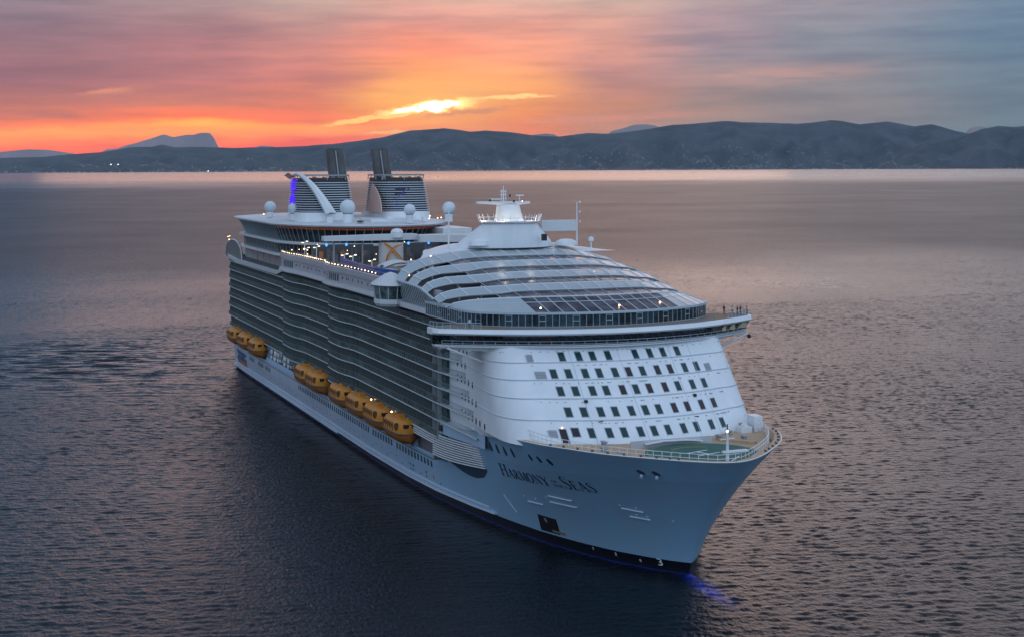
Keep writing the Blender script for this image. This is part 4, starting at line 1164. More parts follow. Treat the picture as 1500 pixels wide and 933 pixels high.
# white corner shells of the skirt
for s in (-1, 1):
    idx = [i for i, p in enumerate(SW) if s*p[1] > 14]
    mb = MB(); mb.loft([[(rows[t][i][0], rows[t][i][1], rows[t][i][2]+.10) for i in idx] for t in range(4)]); mb.build('corner_shell', 'roof_panel', FR_, smooth=30)
BANDS = [(290,284,279),(279,272.5,266.5),(266.5,260.5,254.5),(254.5,247.5,240)]
for bi, (x0, x1, x2) in enumerate(BANDS):
    # dark clear glass, lower, from the beam back
    g = MB(); g.loft(strip(x0, x1, -17.5, 21, 18, -.08)); G = g.build('roof_glazing', 'roof_glass', SHIP)
    f = MB()
    n = 11
    for k in range(n+1):
        y = -17.5+38.5*k/n; f.tube([(p[0], p[1], p[2]-.02) for p in (rpt(x0-.3+(x1-x0)*j/3, y) for j in range(4))], .075, 4)
    f.build('glazing_rib', 'pale_frame', G)
    # raised translucent panels, sweeping down to feet at both sides
    p_ = MB(); top = []
    ny = 44
    def wid(y):   # the panel widens forward outside the clear strip
        a = abs(y); t = min(1, max(0, (a-14)/3.0)); u = max(0, (a-19)/(YE-19))
        return x1 + (x0-x1)*.22*t*(1-u)
    R0, R1, R2, R3 = [], [], [], []
    for k in range(ny+1):
        y = -YE+2*YE*k/ny
        xf = wid(y) - 0
        q = 1-(abs(y)/YE)**4
        a = rpt(x2, y); b_ = rpt(xf, y); c_ = rpt((x2+xf)/2, y)
        R0.append((a[0], a[1], a[2]+.12)); R1.append((c_[0], c_[1], c_[2]+.22*q+.08)); R2.append((b_[0], b_[1], b_[2]+.16*q+.06)); R3.append((b_[0]-.05, b_[1], b_[2]-.12))
    p_.loft([R0, R1, R2]); PN = p_.build('roof_panel', 'roof_panel', SHIP, smooth=40)
    f = MB(); f.loft([R2, R3]); f.build('panel_edge', 'grey_paint', PN)
    f = MB(); 
    for k in range(1, ny, 3):
        f.tube([(q_[0], q_[1], q_[2]+.05) for q_ in (R0[k], R1[k], R2[k])], .15, 4)
    ('rib_white' in MATS) or mat('rib_white', (.66,.69,.74), .45); f.build('panel_rib', 'rib_white', PN, split='loose')
    # white beam at the step
    f = MB(); f.ribbon([(q_[0], q_[1], q_[2]) for q_ in (rpt(x0+.1, -YE+2*YE*k/ny) for k in range(ny+1))], .34, .24); f.ribbon([(q_[0], q_[1], q_[2]-.08) for q_ in R2], .2, .12)
    f.build('roof_beam', 'rib_white', SHIP)
mb = MB()
for s_ in (-1, 1):
    for xc, y in ((251,21),(251,24),(265,19.5),(265,24),(277,18),(277,21.5),(288,17.5),(288,21)):
        p = rpt(xc, s_*y); mb.tube([(p[0], p[1], 41.5), (p[0], p[1], p[2])], .16, 6)
mb.build('roof_post', 'rib_white', SHIP, split='loose')
# dark interior seen through the side openings
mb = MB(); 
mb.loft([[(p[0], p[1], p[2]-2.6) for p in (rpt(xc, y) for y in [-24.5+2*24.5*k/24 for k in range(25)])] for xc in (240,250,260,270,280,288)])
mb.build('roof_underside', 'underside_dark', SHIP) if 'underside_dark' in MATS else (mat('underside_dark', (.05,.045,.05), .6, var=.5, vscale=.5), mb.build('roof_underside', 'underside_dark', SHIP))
for p in ((262,-8,47.2,'lamp_blue'),(262,11,47.2,'lamp_warm'),(296.5,-14,43,'lamp_warm'),(297,2,43,'lamp_warm'),(294,12,43.0,'lamp_warm'),(243,-20,50.3,'lamp_white'),(236,-22.5,49.2,'lamp_white')):
    o = proto_l.copy(); o.data = o.data.copy(); o.data.materials[0] = MATS[p[3]]; o.name = 'roof_lamp'; C.objects.link(o); o.location = p[:3]; o.scale = (.8,.8,.8)
# white crown deck behind the roof, cone and mast
mb = MB()
rows = []
for x, up_, w in ((240.3,-.1,1.0),(239.5,.35,.97),(236,1.2,.86),(231,1.5,.78),(226,1.2,.72),(222,.2,.66),(221.5,-1.0,.66)):
    rows.append([(x, (23.5*w if k < 0 else 25.2*w**.5)*k/20, max(rpt(240.5, (23.5*w if k < 0 else 25.2*w**.5)*k/20)[2], 50.4 if k > 0 else 0)+up_*(1-abs(k/20)**4)) for k in range(-20, 21)])
mb.loft(rows)
mb.build('crown_deck', 'white_paint', SHIP, smooth=40)
mb = MB()
def cone(cx, z, rx, ry, n=32): return [(cx+rx*math.cos(2*PI*j/n), ry*math.sin(2*PI*j/n), z) for j in range(n)]
mb.loft([cone(234,51.6,9,11.8), cone(235.5,53.2,7.8,10.3), cone(238,57.0,5,6.2)], True)
CN = mb.build('mast_house', 'white_paint', SHIP, smooth=35)
mb = MB(); mb.box(243.2,243.9,5.8,6.9,53.1,54.6); mb.build('doorway', 'black', CN)
mb = MB(); mb.loft([cone(238,57.0,4.6,5.4), cone(238,57.1,5.6,6.7), cone(238,57.5,5.9,7.1), cone(238,57.5,3,4)], True); mb.build('mast_platform', 'white_paint', CN)
mb = MB()
for k in range(26):
    a = 2*PI*k/26; x, y = 238+5.8*math.cos(a), 7.0*math.sin(a); mb.tube([(x,y,57.5),(238+6.2*math.cos(a),7.5*math.sin(a),59.0)], .07, 4)
mb.tube([(238+6.0*math.cos(2*PI*k/40), 7.25*math.sin(2*PI*k/40), 58.3) for k in range(41)], .06, 4)
mb.build('platform_rail', 'white_paint', CN)
mb = MB(); mb.loft([cone(238,57.2,3.6,3.5), cone(237.6,58.4,3.0,3.1), cone(237,61.2,2.4,2.6)], True); mb.build('mast_tower', 'white_paint', CN, smooth=35)
mb = MB()
mb.prism([(235.4,-7.2),(236.4,-7.2),(238.6,-2.4),(238.6,2.4),(236.4,5.6),(235.4,5.6),(234.6,0)], lambda x, y: 61.0+abs(y)*.06, lambda x, y: 61.4+abs(y)*.075); mb.build('radar_wing', 'white_paint', CN)
mb = MB()
mb.tube([(237,-1.1,61.3),(237,-1.1,65.4)], .22, 6, .1); mb.tube([(237,-1.7,61.3),(237,-1.5,64.6)], .1, 5); mb.tube([(237,-.4,61.3),(237,-.7,64.6)], .1, 5)
for z in (62.5,63.4,64.2): mb.tube([(237,-1.9,z),(237,-.3,z)], .09, 5)
mb.tube([(237,2.8,61.3),(237,2.8,63.2)], .14, 5); mb.box(236.7,237.5,1.9,3.7,63.1,63.35); mb.box(236.8,237.3,-4.6,-1.9,62.3,62.55)
mb.tube([(237,-4.4,61.5),(237,-4.4,62.4)], .1, 5); mb.tube([(237,.2,63.1),(237,.9,63.1)], .08, 4)
mb.build('radar_mast', 'white_paint', CN)
mb = MB()
for y, z in ((-4.5,62.2),(1.2,61.9),(.3,63.2),(3.5,61.9)): mb.box(237.4,237.8,y-.18,y+.18,z-.25,z+.25)
mb.build('mast_lantern', 'black', CN, split='loose')
for x, y, z in ((241.5,1.9,62.0),(243.2,-8.2,57.6)):
    o = proto_l.copy(); o.data = o.data.copy(); o.data.materials[0] = MATS['lamp_white']; o.name = 'mast_lamp'; C.objects.link(o); o.parent = CN; o.location = (x, y, z); o.scale = (.8,)*3
# floodlights on the mast platform really light the mast
for p in ((242.6,-3.5,58.0),(242.8,3.6,58.0),(236,-5.4,58.0)):
    l = bpy.data.lights.new('mast_floodlight', 'POINT'); l.energy = 260; l.color = (1,.84,.6); l.shadow_soft_size = .4
    o = bpy.data.objects.new('mast_floodlight', l); C.objects.link(o); o.location = p; o.parent = CN
# port wind screen, thin masts, flag locker
mb = MB(); mb.prism([(234.6,8.6),(236,8.6),(236,17.0),(234.6,17.0)], lambda x, y: 54.9, lambda x, y: 57.4); mb.build('wind_fence', 'roof_white', SHIP)
for y, zb_, zt_ in ((-15.3,52.8,60.2),(15.3,53.0,61.6)):
    mb = MB(); mb.tube([(241,y,zb_-1.2),(241,y,zt_)], .22, 8, .14)
    for k in range(3): mb.box(240.8,241.2,y+(.5 if y > 0 else -.9),y+(.9 if y > 0 else -.5),zt_-.2-k*2.2,zt_+.25-k*2.2)
    mb.build('signal_mast', 'white_paint', SHIP)
mb = MB(); mb.box(225,226,-2.6,-1.4,53,55.2); mb.build('funnel_cover', 'teal', SHIP)
mb = MB(); mb.lathe((240,13,51.9), [(2.6,0),(2.4,.8),(1.2,1.3),(.01,1.4)], 20); mb.lathe((238,20,50.7), [(.5,0),(.15,.3),(.15,1.6),(.7,1.9),(.6,2.6),(.01,2.9)], 14); mb.lathe((240,-8,52.2), [(2.4,0),(2.2,1.0),(1.2,1.5),(.01,1.6)], 20); mb.build('crown_fitting', 'white_paint', SHIP, split='loose')

# ---- bridge: white eyebrow, raked glass, floor, wings
def bx_(y, o=0): return 305-.0118*y*y+o
ys = [-33.7,-33,-31.5,-29,-26,-22,-18,-14,-10,-6,-2,2,6,10,14,18,22,26,29,31.5,33,33.7]
def backx(y): return interp([(0,285),(23,280),(25,283.5),(33.7,287.5)], abs(y))
def bandplan(off): return [(bx_(y, off if abs(y) < 33.3 else off-.8), y) for y in ys] + [(backx(y), y) for y in reversed(ys)]
mb = MB(); mb.prism(bandplan(.5), 38.55, 38.6, False)
A, B, C_ = bandplan(-.15), bandplan(.55), bandplan(.15)
n = len(A); i = 0
mb = MB(); mb.loft([[(x, y, 38.4) for x, y in A], [(x, y, 38.75) for x, y in B], [(x, y, 39.5) for x, y in C_]], True)
mb.face([2*n+k for k in range(n)]); mb.face([k for k in range(n)])
BR = mb.build('bridge', 'front_white', SHIP)
mb = MB(); G0 = [(bx_(y, -1.9 if abs(y) < 33 else -2.2), y*.985) for y in ys]; G1 = [(bx_(y, -.5 if abs(y) < 33 else -1.0), y*.995) for y in ys]
G0 = G0+[(backx(33.7)+.4, 33.0)]; G1 = G1+[(backx(33.7)+.2, 33.4)]; G0 = [(backx(33.7)+.4, -33.0)]+G0; G1 = [(backx(33.7)+.2, -33.4)]+G1
mb.loft([[(x, y, 36.5) for x, y in G0], [(x, y, 38.45) for x, y in G1]])
mb.build('bridge_window', 'bridge_glass', BR)
f = MB(); S0, S1 = resample([(x, y, 36.5) for x, y in G0], 1.55), resample([(x, y, 38.45) for x, y in G1], 1.55)
for a, b_ in zip(S0, S1): f.tube([(a[0]+.05, a[1], a[2]), (b_[0]+.05, b_[1], b_[2])], .05, 4)
f.build('window_frame', 'dark_grey', BR, split='loose')
FP = [(bx_(y, -1.5), y*.975) for y in ys] + [(backx(y)+.3, y*.975) for y in reversed(ys)]
mb = MB(); mb.prism(FP, 36.1, 36.5); mb.build('bridge_floor', 'white_trim', BR)
mb = MB(); FW = [(x, y) for x, y in FP if abs(y) > 21]
for s in (-1,1): mb.prism([(backx(33)+1, s*32),(bx_(33)-2.2, s*32),(bx_(25)-2.6, s*24),(282, s*24)], lambda x, y: 36.1-(34-abs(y))*.06-.3, 36.12)
mb.build('wing_soffit', 'white_paint', BR, split='side')
railing([(bx_(y, -.5), y*.97, 36.3) for y in ys[1:-1]], 1.0, 'walkway_rail', BR, m='pale_frame', r=.045, post=2.1, rails=(.5,1))
mb = MB(); mb.ribbon([(bx_(y,-.9), y*.97, 36.12) for y in ys[1:-1]], 1.0, .2); mb.build('walkway', 'grey_seam', BR)
for s in (-1, 1):
    mb = MB(); mb.tube([(293.5, s*31.5, 36.0), (293.2, s*24.3, 33.0)], .22, 8); mb.build('wing_strut', 'white_trim', BR)
    mb = MB(); mb.lathe((293, s*32.2, 35.4), [(.01,-.4),(.4,-.2),(.4,.2),(.2,.5),(.01,.5)], 10); mb.build('wing_lamp', 'black', BR)
mb = MB(); mb.box(287,297,-22,22,36.5,38.3); mb.build('bridge_console', 'dark_grey', BR)
for y, z, w in ((-26.3,37.4,.8),(-14.2,37.5,1.2),(-21.5,37.9,.35)):
    mb = MB(); x = bx_(y, -2.2); mb.box(x, x+.1, y-w/2, y+w/2, z-.35, z+.4); mb.build('console_screen', 'red_screen', BR)
for y, w in ((27.2,1.2),(30.4,1.6),(32.0,.5),(24.6,.8)):
    mb = MB(); x = bx_(y, -1.05); mb.box(x, x+.14, y-w/2, y+w/2, 37.2, 38.3); mb.build('wing_blind', 'blind', BR) if 'blind' in MATS else (mat('blind', (.50,.42,.28), .6), mb.build('wing_blind', 'blind', BR))
# terrace glass railing on the eyebrow
tp = [(bx_(y, -.5), y*.99, 39.5) for y in ys[1:-1]]; tp = [(backx(33.6)+.6, -33.3, 39.5)]+tp+[(backx(33.6)+.6, 33.3, 39.5)]
mb = MB(); mb.prism([(p[0]-.2, p[1]) for p in tp]+[(backx(y)+.3, y*.99) for y in reversed(ys[1:-1])], 39.51, 39.53); mb.build('terrace_floor', 'teak', BR)
TR = railing([p for p in tp if abs(p[1]) > 24 and p[1] > 0], 1.15, 'terrace_rail', BR, m='pale_frame', r=.045, post=1.5, rails=(1,), glass='screen_glass')
railing([p for p in tp if p[1] < -22], 1.15, 'terrace_rail', BR, m='pale_frame', r=.045, post=1.5, rails=(1,), glass='screen_glass')
g = MB(); q = [p for p in tp if -23 < p[1] < 25]; g.loft([[(p[0], p[1], 39.5) for p in q], [(p[0], p[1], 40.15) for p in q]]); g.build('wind_glass', 'screen_glass', BR)

def resamp_n(P, n):
    L = [0]
    for a, b in zip(P, P[1:]): L.append(L[-1]+math.dist(a, b))
    o_ = []; i = 0
    for k in range(n):
        d = L[-1]*k/(n-1)
        while i < len(P)-2 and L[i+1] < d: i += 1
        t = (d-L[i])/max(1e-9, L[i+1]-L[i]); o_.append(tuple(P[i][j]+(P[i+1][j]-P[i][j])*t for j in range(3)))
    return o_
# ---- upper lounge block (aft) with wide roof
def lplan(hw, xf, xb, a=45, n=14):
    pts = []
    for k in range(n+1):
        y = hw*math.sin(PI/2*k/n); pts.append((xf-a*(1-math.sqrt(max(0, 1-(y/(hw*1.02))**2))), y))
    for k in range(8):
        t = k/7; pts.append((xb+18-(18)*math.sin(PI/2*t), hw*math.cos(PI/2*t)**.6 if t < 1 else 0))
    pts = [p for p in pts]
    full = [(x, -y) for x, y in reversed(pts[1:])] + pts[:-1]
    return full
def lring(hw, xf, xb, z, a=45): return [(x, y, z) for x, y in lplan(hw, xf, xb, a)]
mb = MB(); R = [lring(26.2,131,12,52.4), lring(27,132,11,52.9), lring(26.8,131.5,11.5,53.3), lring(20,118,24,54.1), lring(8,95,40,54.8)]
mb.loft(R, True); n = len(R[0]); mb.face([k for k in range(n)]); mb.face([4*n+k for k in range(n)])
LR = mb.build('lounge_roof', 'roof_white', SHIP, smooth=35)
mb = MB(); mb.loft([lring(27.05,132.1,10.9,52.55), lring(27.05,132.1,10.9,52.95)], True); mb.build('roof_fascia', 'grey_paint', LR)
mb = MB(); mb.loft([lring(23.5,126,16,47.8), lring(25.3,129.5,13.5,52.4)], True); LG = mb.build('lounge_glass', 'lounge_glass', SHIP)
f = MB()
a_ = resamp_n(lring(23.6,126.2,15.9,47.8), 108); b_ = resamp_n(lring(25.5,129.9,13.2,52.4), 108); 
for k in range(min(len(a_), len(b_))):
    q = int(k*len(b_)/len(a_)) if len(a_) else 0; f.tube([a_[k], b_[min(len(b_)-1, q)]], .11, 4)
f.build('lounge_mullion', 'pale_frame', LG)
mb = MB(); mb.loft([[p for p in lring(25.0,128.8,14,51.3)], [p for p in lring(25.3,129.4,13.6,52.2)]], True)
# orange blinds only along the forward and starboard part
ob = MB(); A_ = [p for p in lring(25.1,129.3,13.8,51.6) if p[0] > 84]; B_ = [(p[0]+.1, p[1]*1.004, 52.2) for p in A_]
ob.loft([A_, B_]); ob.build('lounge_blind', 'orange_blind', LG)
mb = MB(); mb.loft([lring(24.6,127.5,14,46.8), lring(25.2,128.5,13,47.1), lring(25.2,128.5,13,47.8), lring(22,124,17,47.8)], True); mb.build('lounge_band', 'white_trim', SHIP)
mb = MB(); mb.loft([lring(23.2,124,16,43.3), lring(23.8,125,15.5,46.8)], True); o = mb.build('lower_glazing', 'lounge_glass', SHIP)
f = MB(); 
for p in resample(lring(23.9,125.2,15.3,43.3), 2.4): f.tube([p, (p[0]+.4, p[1]*1.012, 46.8)], .09, 4)
f.build('glazing_mullion', 'grey_paint', o)
mb = MB(); mb.loft([lring(24.2,125.5,14,42.9), lring(24.9,126.5,13,43.1), lring(24.9,126.5,13,43.8), lring(22,122,17,43.8)], True); mb.build('lounge_band', 'white_trim', SHIP)
mb = MB(); mb.prism([(x, y) for x, y in lplan(22.5,122,18)], 42.9, 52); mb.build('lounge_core', 'dark_grey', SHIP)
mb = MB(); mb.box(96,131,16.5,25.2,47.9,51.9); mb.build('port_house', 'white_paint', SHIP)
mb = MB(); mb.box(100,131.2,16.4,25.3,47.2,47.8); mb.build('port_window', 'window_glass', SHIP)
# radomes
def radome(x, y, z, r, h):
    r *= .9
    R = MB(); R.lathe((x,y,z), [(.62*r,0),(.62*r,h),(.5*r,h+.02)], 20); o = R.build('radome', 'white_paint', SHIP)
    d = MB(); d.lathe((x,y,z+h+r*.86), [(.55*r,-r*.84)]+[(r*math.cos(a), r*math.sin(a)) for a in [(-50+140*k/10)*PI/180 for k in range(11)]], 24)
    d.build('radome_dome', 'dome_white', o)
    q = MB(); q.lathe((x,y,z+h), [(.64*r,0),(.64*r,.25)], 20); q.build('radome_collar', 'dark_grey', o)
mat('dome_white', (.62,.68,.74), .35)
radome(67,-22,54.0,2.0,1.8); radome(98.5,-20.6,53.9,2.05,2.0); radome(131.4-12,-9.2,53.6,2.5,2.6); radome(128,7.2,53.5,1.9,2.4); radome(113,25.2-1.5,53.2,2.2,2.4); radome(90,16.5,54,1.6,2.2); radome(160-30,-23+14,53.2,.01,.01) if False else None
# roof furniture
mb = MB(); rnd = random.Random(4)
for k in range(16):
    x = rnd.uniform(60,124); y = rnd.uniform(-18,18); w = rnd.uniform(.6,2.2); mb.box(x,x+w,y,y+w,53.6,54.6+rnd.random())
mb.box(108,123,-3,9,53.3,54.6)
mb.build('roof_locker', 'white_paint', SHIP, split='loose')
mb = MB(); mb.lathe((126,-7,54.0), [(.01,-.3),(1.0,-.1),(1.0,.3),(.01,.5)], 14); mb.build('roof_dish', 'dark_grey', SHIP)
for p in ((56,-22,54.7),(60,-21,54.8),(78,-18,55.4),(80,-17,55.2),(83,-16,55.5),(86,-15.5,55.2),(90,-14,55.6),(94,-13,55.2),(98,-12,55.3),(125,14,54.6),(127,16,54.8),(129,13,55.5),(124,18,54.8)):
    o = proto_l.copy(); o.name = 'roof_lamp'; C.objects.link(o); o.location = p; o.scale = (.7,)*3

# ---- twin funnels
def funnel(s):
    cx, cy = 96.0, s*12.0
    def ring(z, n=40):
        t = (z-54)/13.5; hw = 9.0-.9*t if s < 0 else 8.8-1.0*t; hl = 15-5.5*t; ox = cx - 1.5*t
        return [(ox+hl*(abs(math.cos(a))**.6)*(1 if math.cos(a) > 0 else -1), cy+hw*(abs(math.sin(a))**.6)*(1 if math.sin(a) > 0 else -1), z) for a in [2*PI*j/n for j in range(n)]]
    def scl(r, k): return [(cx+(x-cx)*k, cy+(y-cy)*k, z) for x, y, z in r]
    mb = MB(); mb.loft([ring(53.6), ring(56.4)], True); FN = mb.build('funnel', 'white_paint', SHIP, smooth=40)
    mb = MB(); mb.loft([scl(ring(56.3), .95), scl(ring(66.6), .95)], True); i = len(mb.v); mb.face(range(40, 80)); mb.build('funnel_casing', 'black', FN)
    mb = MB()
    for k in range(13):
        z = 56.7+k*.70; r = scl(ring(z), 1.0); mb.ribbon(r+[r[0]], .30, .21)
    mb.build('funnel_louvre', 'slat', FN)
    mb = MB(); r = ring(67.2); mb.ribbon(r+[r[0]], .35, .45); 
    for j in range(0, 40, 4): mb.tube([ring(66.0)[j], ring(67.3)[j]], .14, 4)
    mb.build('funnel_rim', 'grey_paint', FN)
    # exhaust pipes, leaning aft
    for dy in (-1.3, 1.35):
        p = MB(); p.tube([(98, s*7.1+dy, 66), (93, s*7.1+dy, 75.1)], 1.5, 16); p.build('exhaust_pipe', 'funnel_dark', FN)
    p = MB(); p.tube([(99.3, s*7.1, 66), (94.3, s*7.1, 75.0)], .22, 8); p.build('drain_pipe', 'grey_paint', FN)
    # clutter in the open top band
    q = MB()
    for j in range(5): q.tube([(cx+6, cy-6+j*2.8, 65.8), (cx+6, cy-6+j*2.8, 67.0)], .5, 8)
    q.build('uptake', 'grey_paint', FN, split='loose')
    return FN, ring
F1, ring1 = funnel(-1)
F2, ring2 = funnel(1)
# white arch sweeping over the starboard funnel
mb = MB(); pts = []
for k in range(15):
    t = k/14; y = -21.3+8.7*t**.85; z = 68.0-12.0*t**1.3; x = 103+8.6*t**.8
    pts.append((x+1.0, y, z))
rows = []
for k, p in enumerate(pts):
    w = .5+1.0*k/14; rows.append([(p[0]+.9,p[1]-w,p[2]),(p[0]+1.2,p[1]-w*.2,p[2]+.5),(p[0]+.9,p[1]+w,p[2]+.25),(p[0]-.8,p[1]+w,p[2]),(p[0]-.8,p[1]-w,p[2]-.2)])
mb.loft(rows, True); mb.build('funnel_arch', 'white_paint', F1, smooth=30)
mb = MB(); mb.quad((84,-20.9,67.4),(90,-20.9,68.3),(92.5,-19.2,67.0),(86,-19.6,66.2)); mb.build('arch_cap', 'sun_tan', F1)
# rose coloured sail plate on the port funnel
mb = MB(); n = 10; L_ = []; R_ = []
for k in range(n+1):
    t = k/n; z = 56.2+8.6*t; L_.append((94.5+5.0*t, 2.75+.3*t, z)); R_.append((99.6+12.8*(1-t**2.0)**.8, 2.75+.3*t, z))
mb.loft([L_, R_]); mb.loft([[(x,y+.25,z) for x,y,z in L_], L_]); mb.loft([[(x,y+.25,z) for x,y,z in R_], R_]); mb.build('funnel_sail', 'sun_tan', F2)
# lit emblem on the outboard face: crown above anchor, in violet light
mb = MB()
def fy(z, x): return -(12.0+9.0-.9*((z-54)/13.5))-.35
def bar(x0, z0, x1, z1, r=.32): mb.tube([(x0, fy(z0,x0), z0), (x1, fy(z1,x1), z1)], r, 6)
def bar(x0, z0, x1, z1, r=.2): r *= .6; q = lambda x: 97+(x-92)*.28; mb.tube([(q(x0), fy(z0,x0), z0), (q(x1), fy(z1,x1), z1)], r, 6)
for x in (80, 86, 92, 98, 104): bar(x, 63.2, x+(x-92)*.12, 66.4)
bar(80,63.2,104,63.2,.45); bar(92,57.0,92,63,.5); bar(84,61.3,100,61.3,.4)
for k in range(8):
    a0, a1 = PI+PI*k/8, PI+PI*(k+1)/8; bar(92+10*math.cos(a0), 61+4.0*math.sin(a0), 92+10*math.cos(a1), 61+4*math.sin(a1), .42)
mb.build('funnel_emblem', 'led_purple', F1)
mb = MB()   # faint violet tracing of the emblem on the port funnel's outboard curve seen through louvres
for k in range(9):
    a0, a1 = PI*.55+PI*.5*k/9, PI*.55+PI*.5*(k+1)/9
    x = 112.4; mb.tube([(x-.12*0, 13+5.5*math.cos(a0), 58.5+5.0*math.sin(a0)), (x, 13+5.5*math.cos(a1), 58.5+5.0*math.sin(a1))], .12, 5)
mat('violet_paint', (.10,.08,.26), .5)
for k in range(5):
    z = 57.6+k*1.36
    mb.box(109.2-(z-54)*.35, 109.9-(z-54)*.35, 7.5+k*.3, 11.5+k*.1, z, z+.2)
mb.build('funnel_tracery', 'violet_paint', F2)

# ---- deck clutter amidships
# long white canopies across the pool deck
mb = MB()
mb.prism([(146,-22.8),(150,-22.9),(152,-6),(151,3),(146,3),(145,-6)], lambda x, y: 49.7, lambda x, y: 51.0+(y+22)*.012)
mb.prism([(148,3),(154,3),(158,14),(156,23),(149,23),(146,10)], 49.1, 51.0)
mb.build('deck_canopy', 'roof_white', SHIP, split='loose')
mb = MB(); mb.lathe((151,-2.8,50.4), [(1.7,0),(1.7,1.6),(1.2,2.3),(.01,2.6)], 18); mb.build('canopy_tank', 'white_paint', SHIP)
mb = MB()
for y in (-20,-12,-3,6,15): mb.tube([(149,y,42.8),(149,y,49.3)], .25, 8)
mb.build('canopy_post', 'grey_paint', SHIP, split='loose')
mb = MB(); mb.box(125,128,-21,21,42.8,47.6); mb.build('pool_bulkhead', 'dark_grey', SHIP)
mb = MB()
rnd = random.Random(9)
for k in range(60):
    y = rnd.uniform(-20,20); x = rnd.uniform(129,146); h = rnd.uniform(.6,4.5); mb.box(x,x+rnd.uniform(.2,1.6),y,y+rnd.uniform(.2,1.4),42.8,42.8+h)
mb.build('deck_bar', 'cabin_wall', SHIP, split='loose')
for y, z in ((-22.5,48.8),(-17.0,48.8),(.5,48.8),(6.3,48.8)):
    mb = MB(); mb.lathe((151,y,z), [(.01,-.45),(.25,-.35),(.34,0),(.2,.3),(.01,.35)], 10); mb.build('blue_floodlight', 'lamp_blue', SHIP)
rnd = random.Random(31)
for k in range(13):
    y = rnd.uniform(-21, 18); x = rnd.uniform(128.5, 147)
    o = proto_l.copy(); o.name = 'bar_light'; C.objects.link(o); o.location = (x, y, rnd.choice((44.2, 45.5, 46.8, 48.2))+rnd.uniform(-.3,.3)); o.scale = (rnd.uniform(.4,.6),)*3
mb = MB()
for k in range(4): mb.box(128.1, 128.4, -19.5+k*6.2, -18.3+k*6.2, 44.0, 45.8)
mb.build('bar_front', 'bar_glow', SHIP, split='loose')
# spiral slide tower with coloured hoops
mb = MB(); mb.lathe((150,-4.2,42.8), [(3.4,0),(3.4,6.3)], 20); mb.build('slide_tower', 'slide_white', SHIP) if 'slide_white' in MATS else (mat('slide_white', (.62,.60,.60), .5, var=.15, vscale=.5), mb.build('slide_tower', 'slide_white', SHIP))
for m_, y0, r in (('slide_red',-6.6,2.6),('slide_yellow',-6.1,2.2),('slide_red',-3.2,2.4),('slide_yellow',-2.8,2.0)):
    mb = MB(); pts = [(154, y0+r*(1-math.cos(PI*.62*k/10))*1.2, 43.6+4.9*math.sin(PI*.5*k/10)) for k in range(11)]
    if y0 > -5: pts = [(154, -7.2+ (k/10)*5.2, 48.6-4.6*(k/10)**1.4 + (.4 if m_ == 'slide_red' else 0)) for k in range(11)]
    mb.tube(pts, .2, 6); mb.build('water_slide', m_, SHIP)
# blue surf pool wall and pale shade sails
mb = MB(); mb.ribbon([(160,-20.5,44.2),(172,-22.0,44.0),(186,-22.6,43.9),(204,-22.4,43.7),(212,-19,43.4)], .6, 1.9); mb.build('surf_pool_wall', 'blue_wall', SHIP)
mb = MB(); mb.prism([(166,-21.5),(204,-21.5),(204,-10),(172,-10)], 42.85, 43.3); mb.build('surf_pool', 'light_blue', SHIP)
mb = MB(); rows = []
for k in range(9):
    t = k/8; rows.append([(190+3*t, -18.5+9.0*t, 45.2+1.5*math.sin(PI*t)), (199+1*t, -19+9.0*t, 45.2+1.2*math.sin(PI*t))])
mb.loft(rows); rows2 = [[(x, y, z-.25) for x, y, z in r] for r in rows]; mb.loft(rows2)
mb.build('shade_sail', 'roof_white', SHIP)
mb = MB(); mb.ribbon([(214,-19,46.3),(222,-16,47.5),(232,-12,48.0)], 3.4, .35); mb.ribbon([(205,-14,46.8),(220,-9,47.2)], 3.0, .35); mb.build('shade_awning', 'roof_white', SHIP, split='loose')
mb = MB()
rnd = random.Random(21)
for k in range(90):
    x = rnd.uniform(195,236); y = rnd.uniform(-22,8); h = rnd.uniform(.8,3.8); mb.box(x,x+rnd.uniform(.2,.9),y,y+rnd.uniform(.2,1.2),42.8,42.8+h)
mb.build('poolside_fitting', 'cabin_wall', SHIP, split='loose')
mb = MB()
rnd = random.Random(22)
for k in range(40):
    x = rnd.uniform(108,200); y = rnd.uniform(-23.5,-18); mb.box(x,x+1.9,y,y+.6,42.8,43.4)
mb.build('sun_bed', 'slide_white', SHIP, split='loose')
# upper end walls of the roof zone
mb = MB(); mb.box(222,227,-13,18,42.8,49.6); mb.build('solarium_end_wall', 'underside_dark', SHIP)
mb = MB(); mb.box(200,218,-8,22,49.0,49.5); mb.box(196,206,2,22,49.5,50.4); mb.build('forward_canopy', 'roof_white', SHIP, split='loose')
# lamp posts (double-headed)
def deck_lamp(x, y, zt):
    mb = MB(); mb.tube([(x,y,42.8),(x,y,zt)], .13, 6); mb.tube([(x,y-.6,zt-.1),(x,y+.6,zt+.3)], .09, 5); o = mb.build('lamp_post', 'white_paint', SHIP)
    for dy, dz in ((-.65,0),(.65,.35)):
        h = MB(); h.box(x-.1,x+.3,y+dy-.26,y+dy+.26,zt+dz-.1,zt+dz+.1); h.build('lamp_head', 'lamp_white', o)
for a in ((118,-21.5,48.0),(118,-21.0,46.2),(134,-21.5,47.3),(168,-21.5,46.8),(176,-21.2,46.9),(193,-20.5,46.6)): deck_lamp(*a)

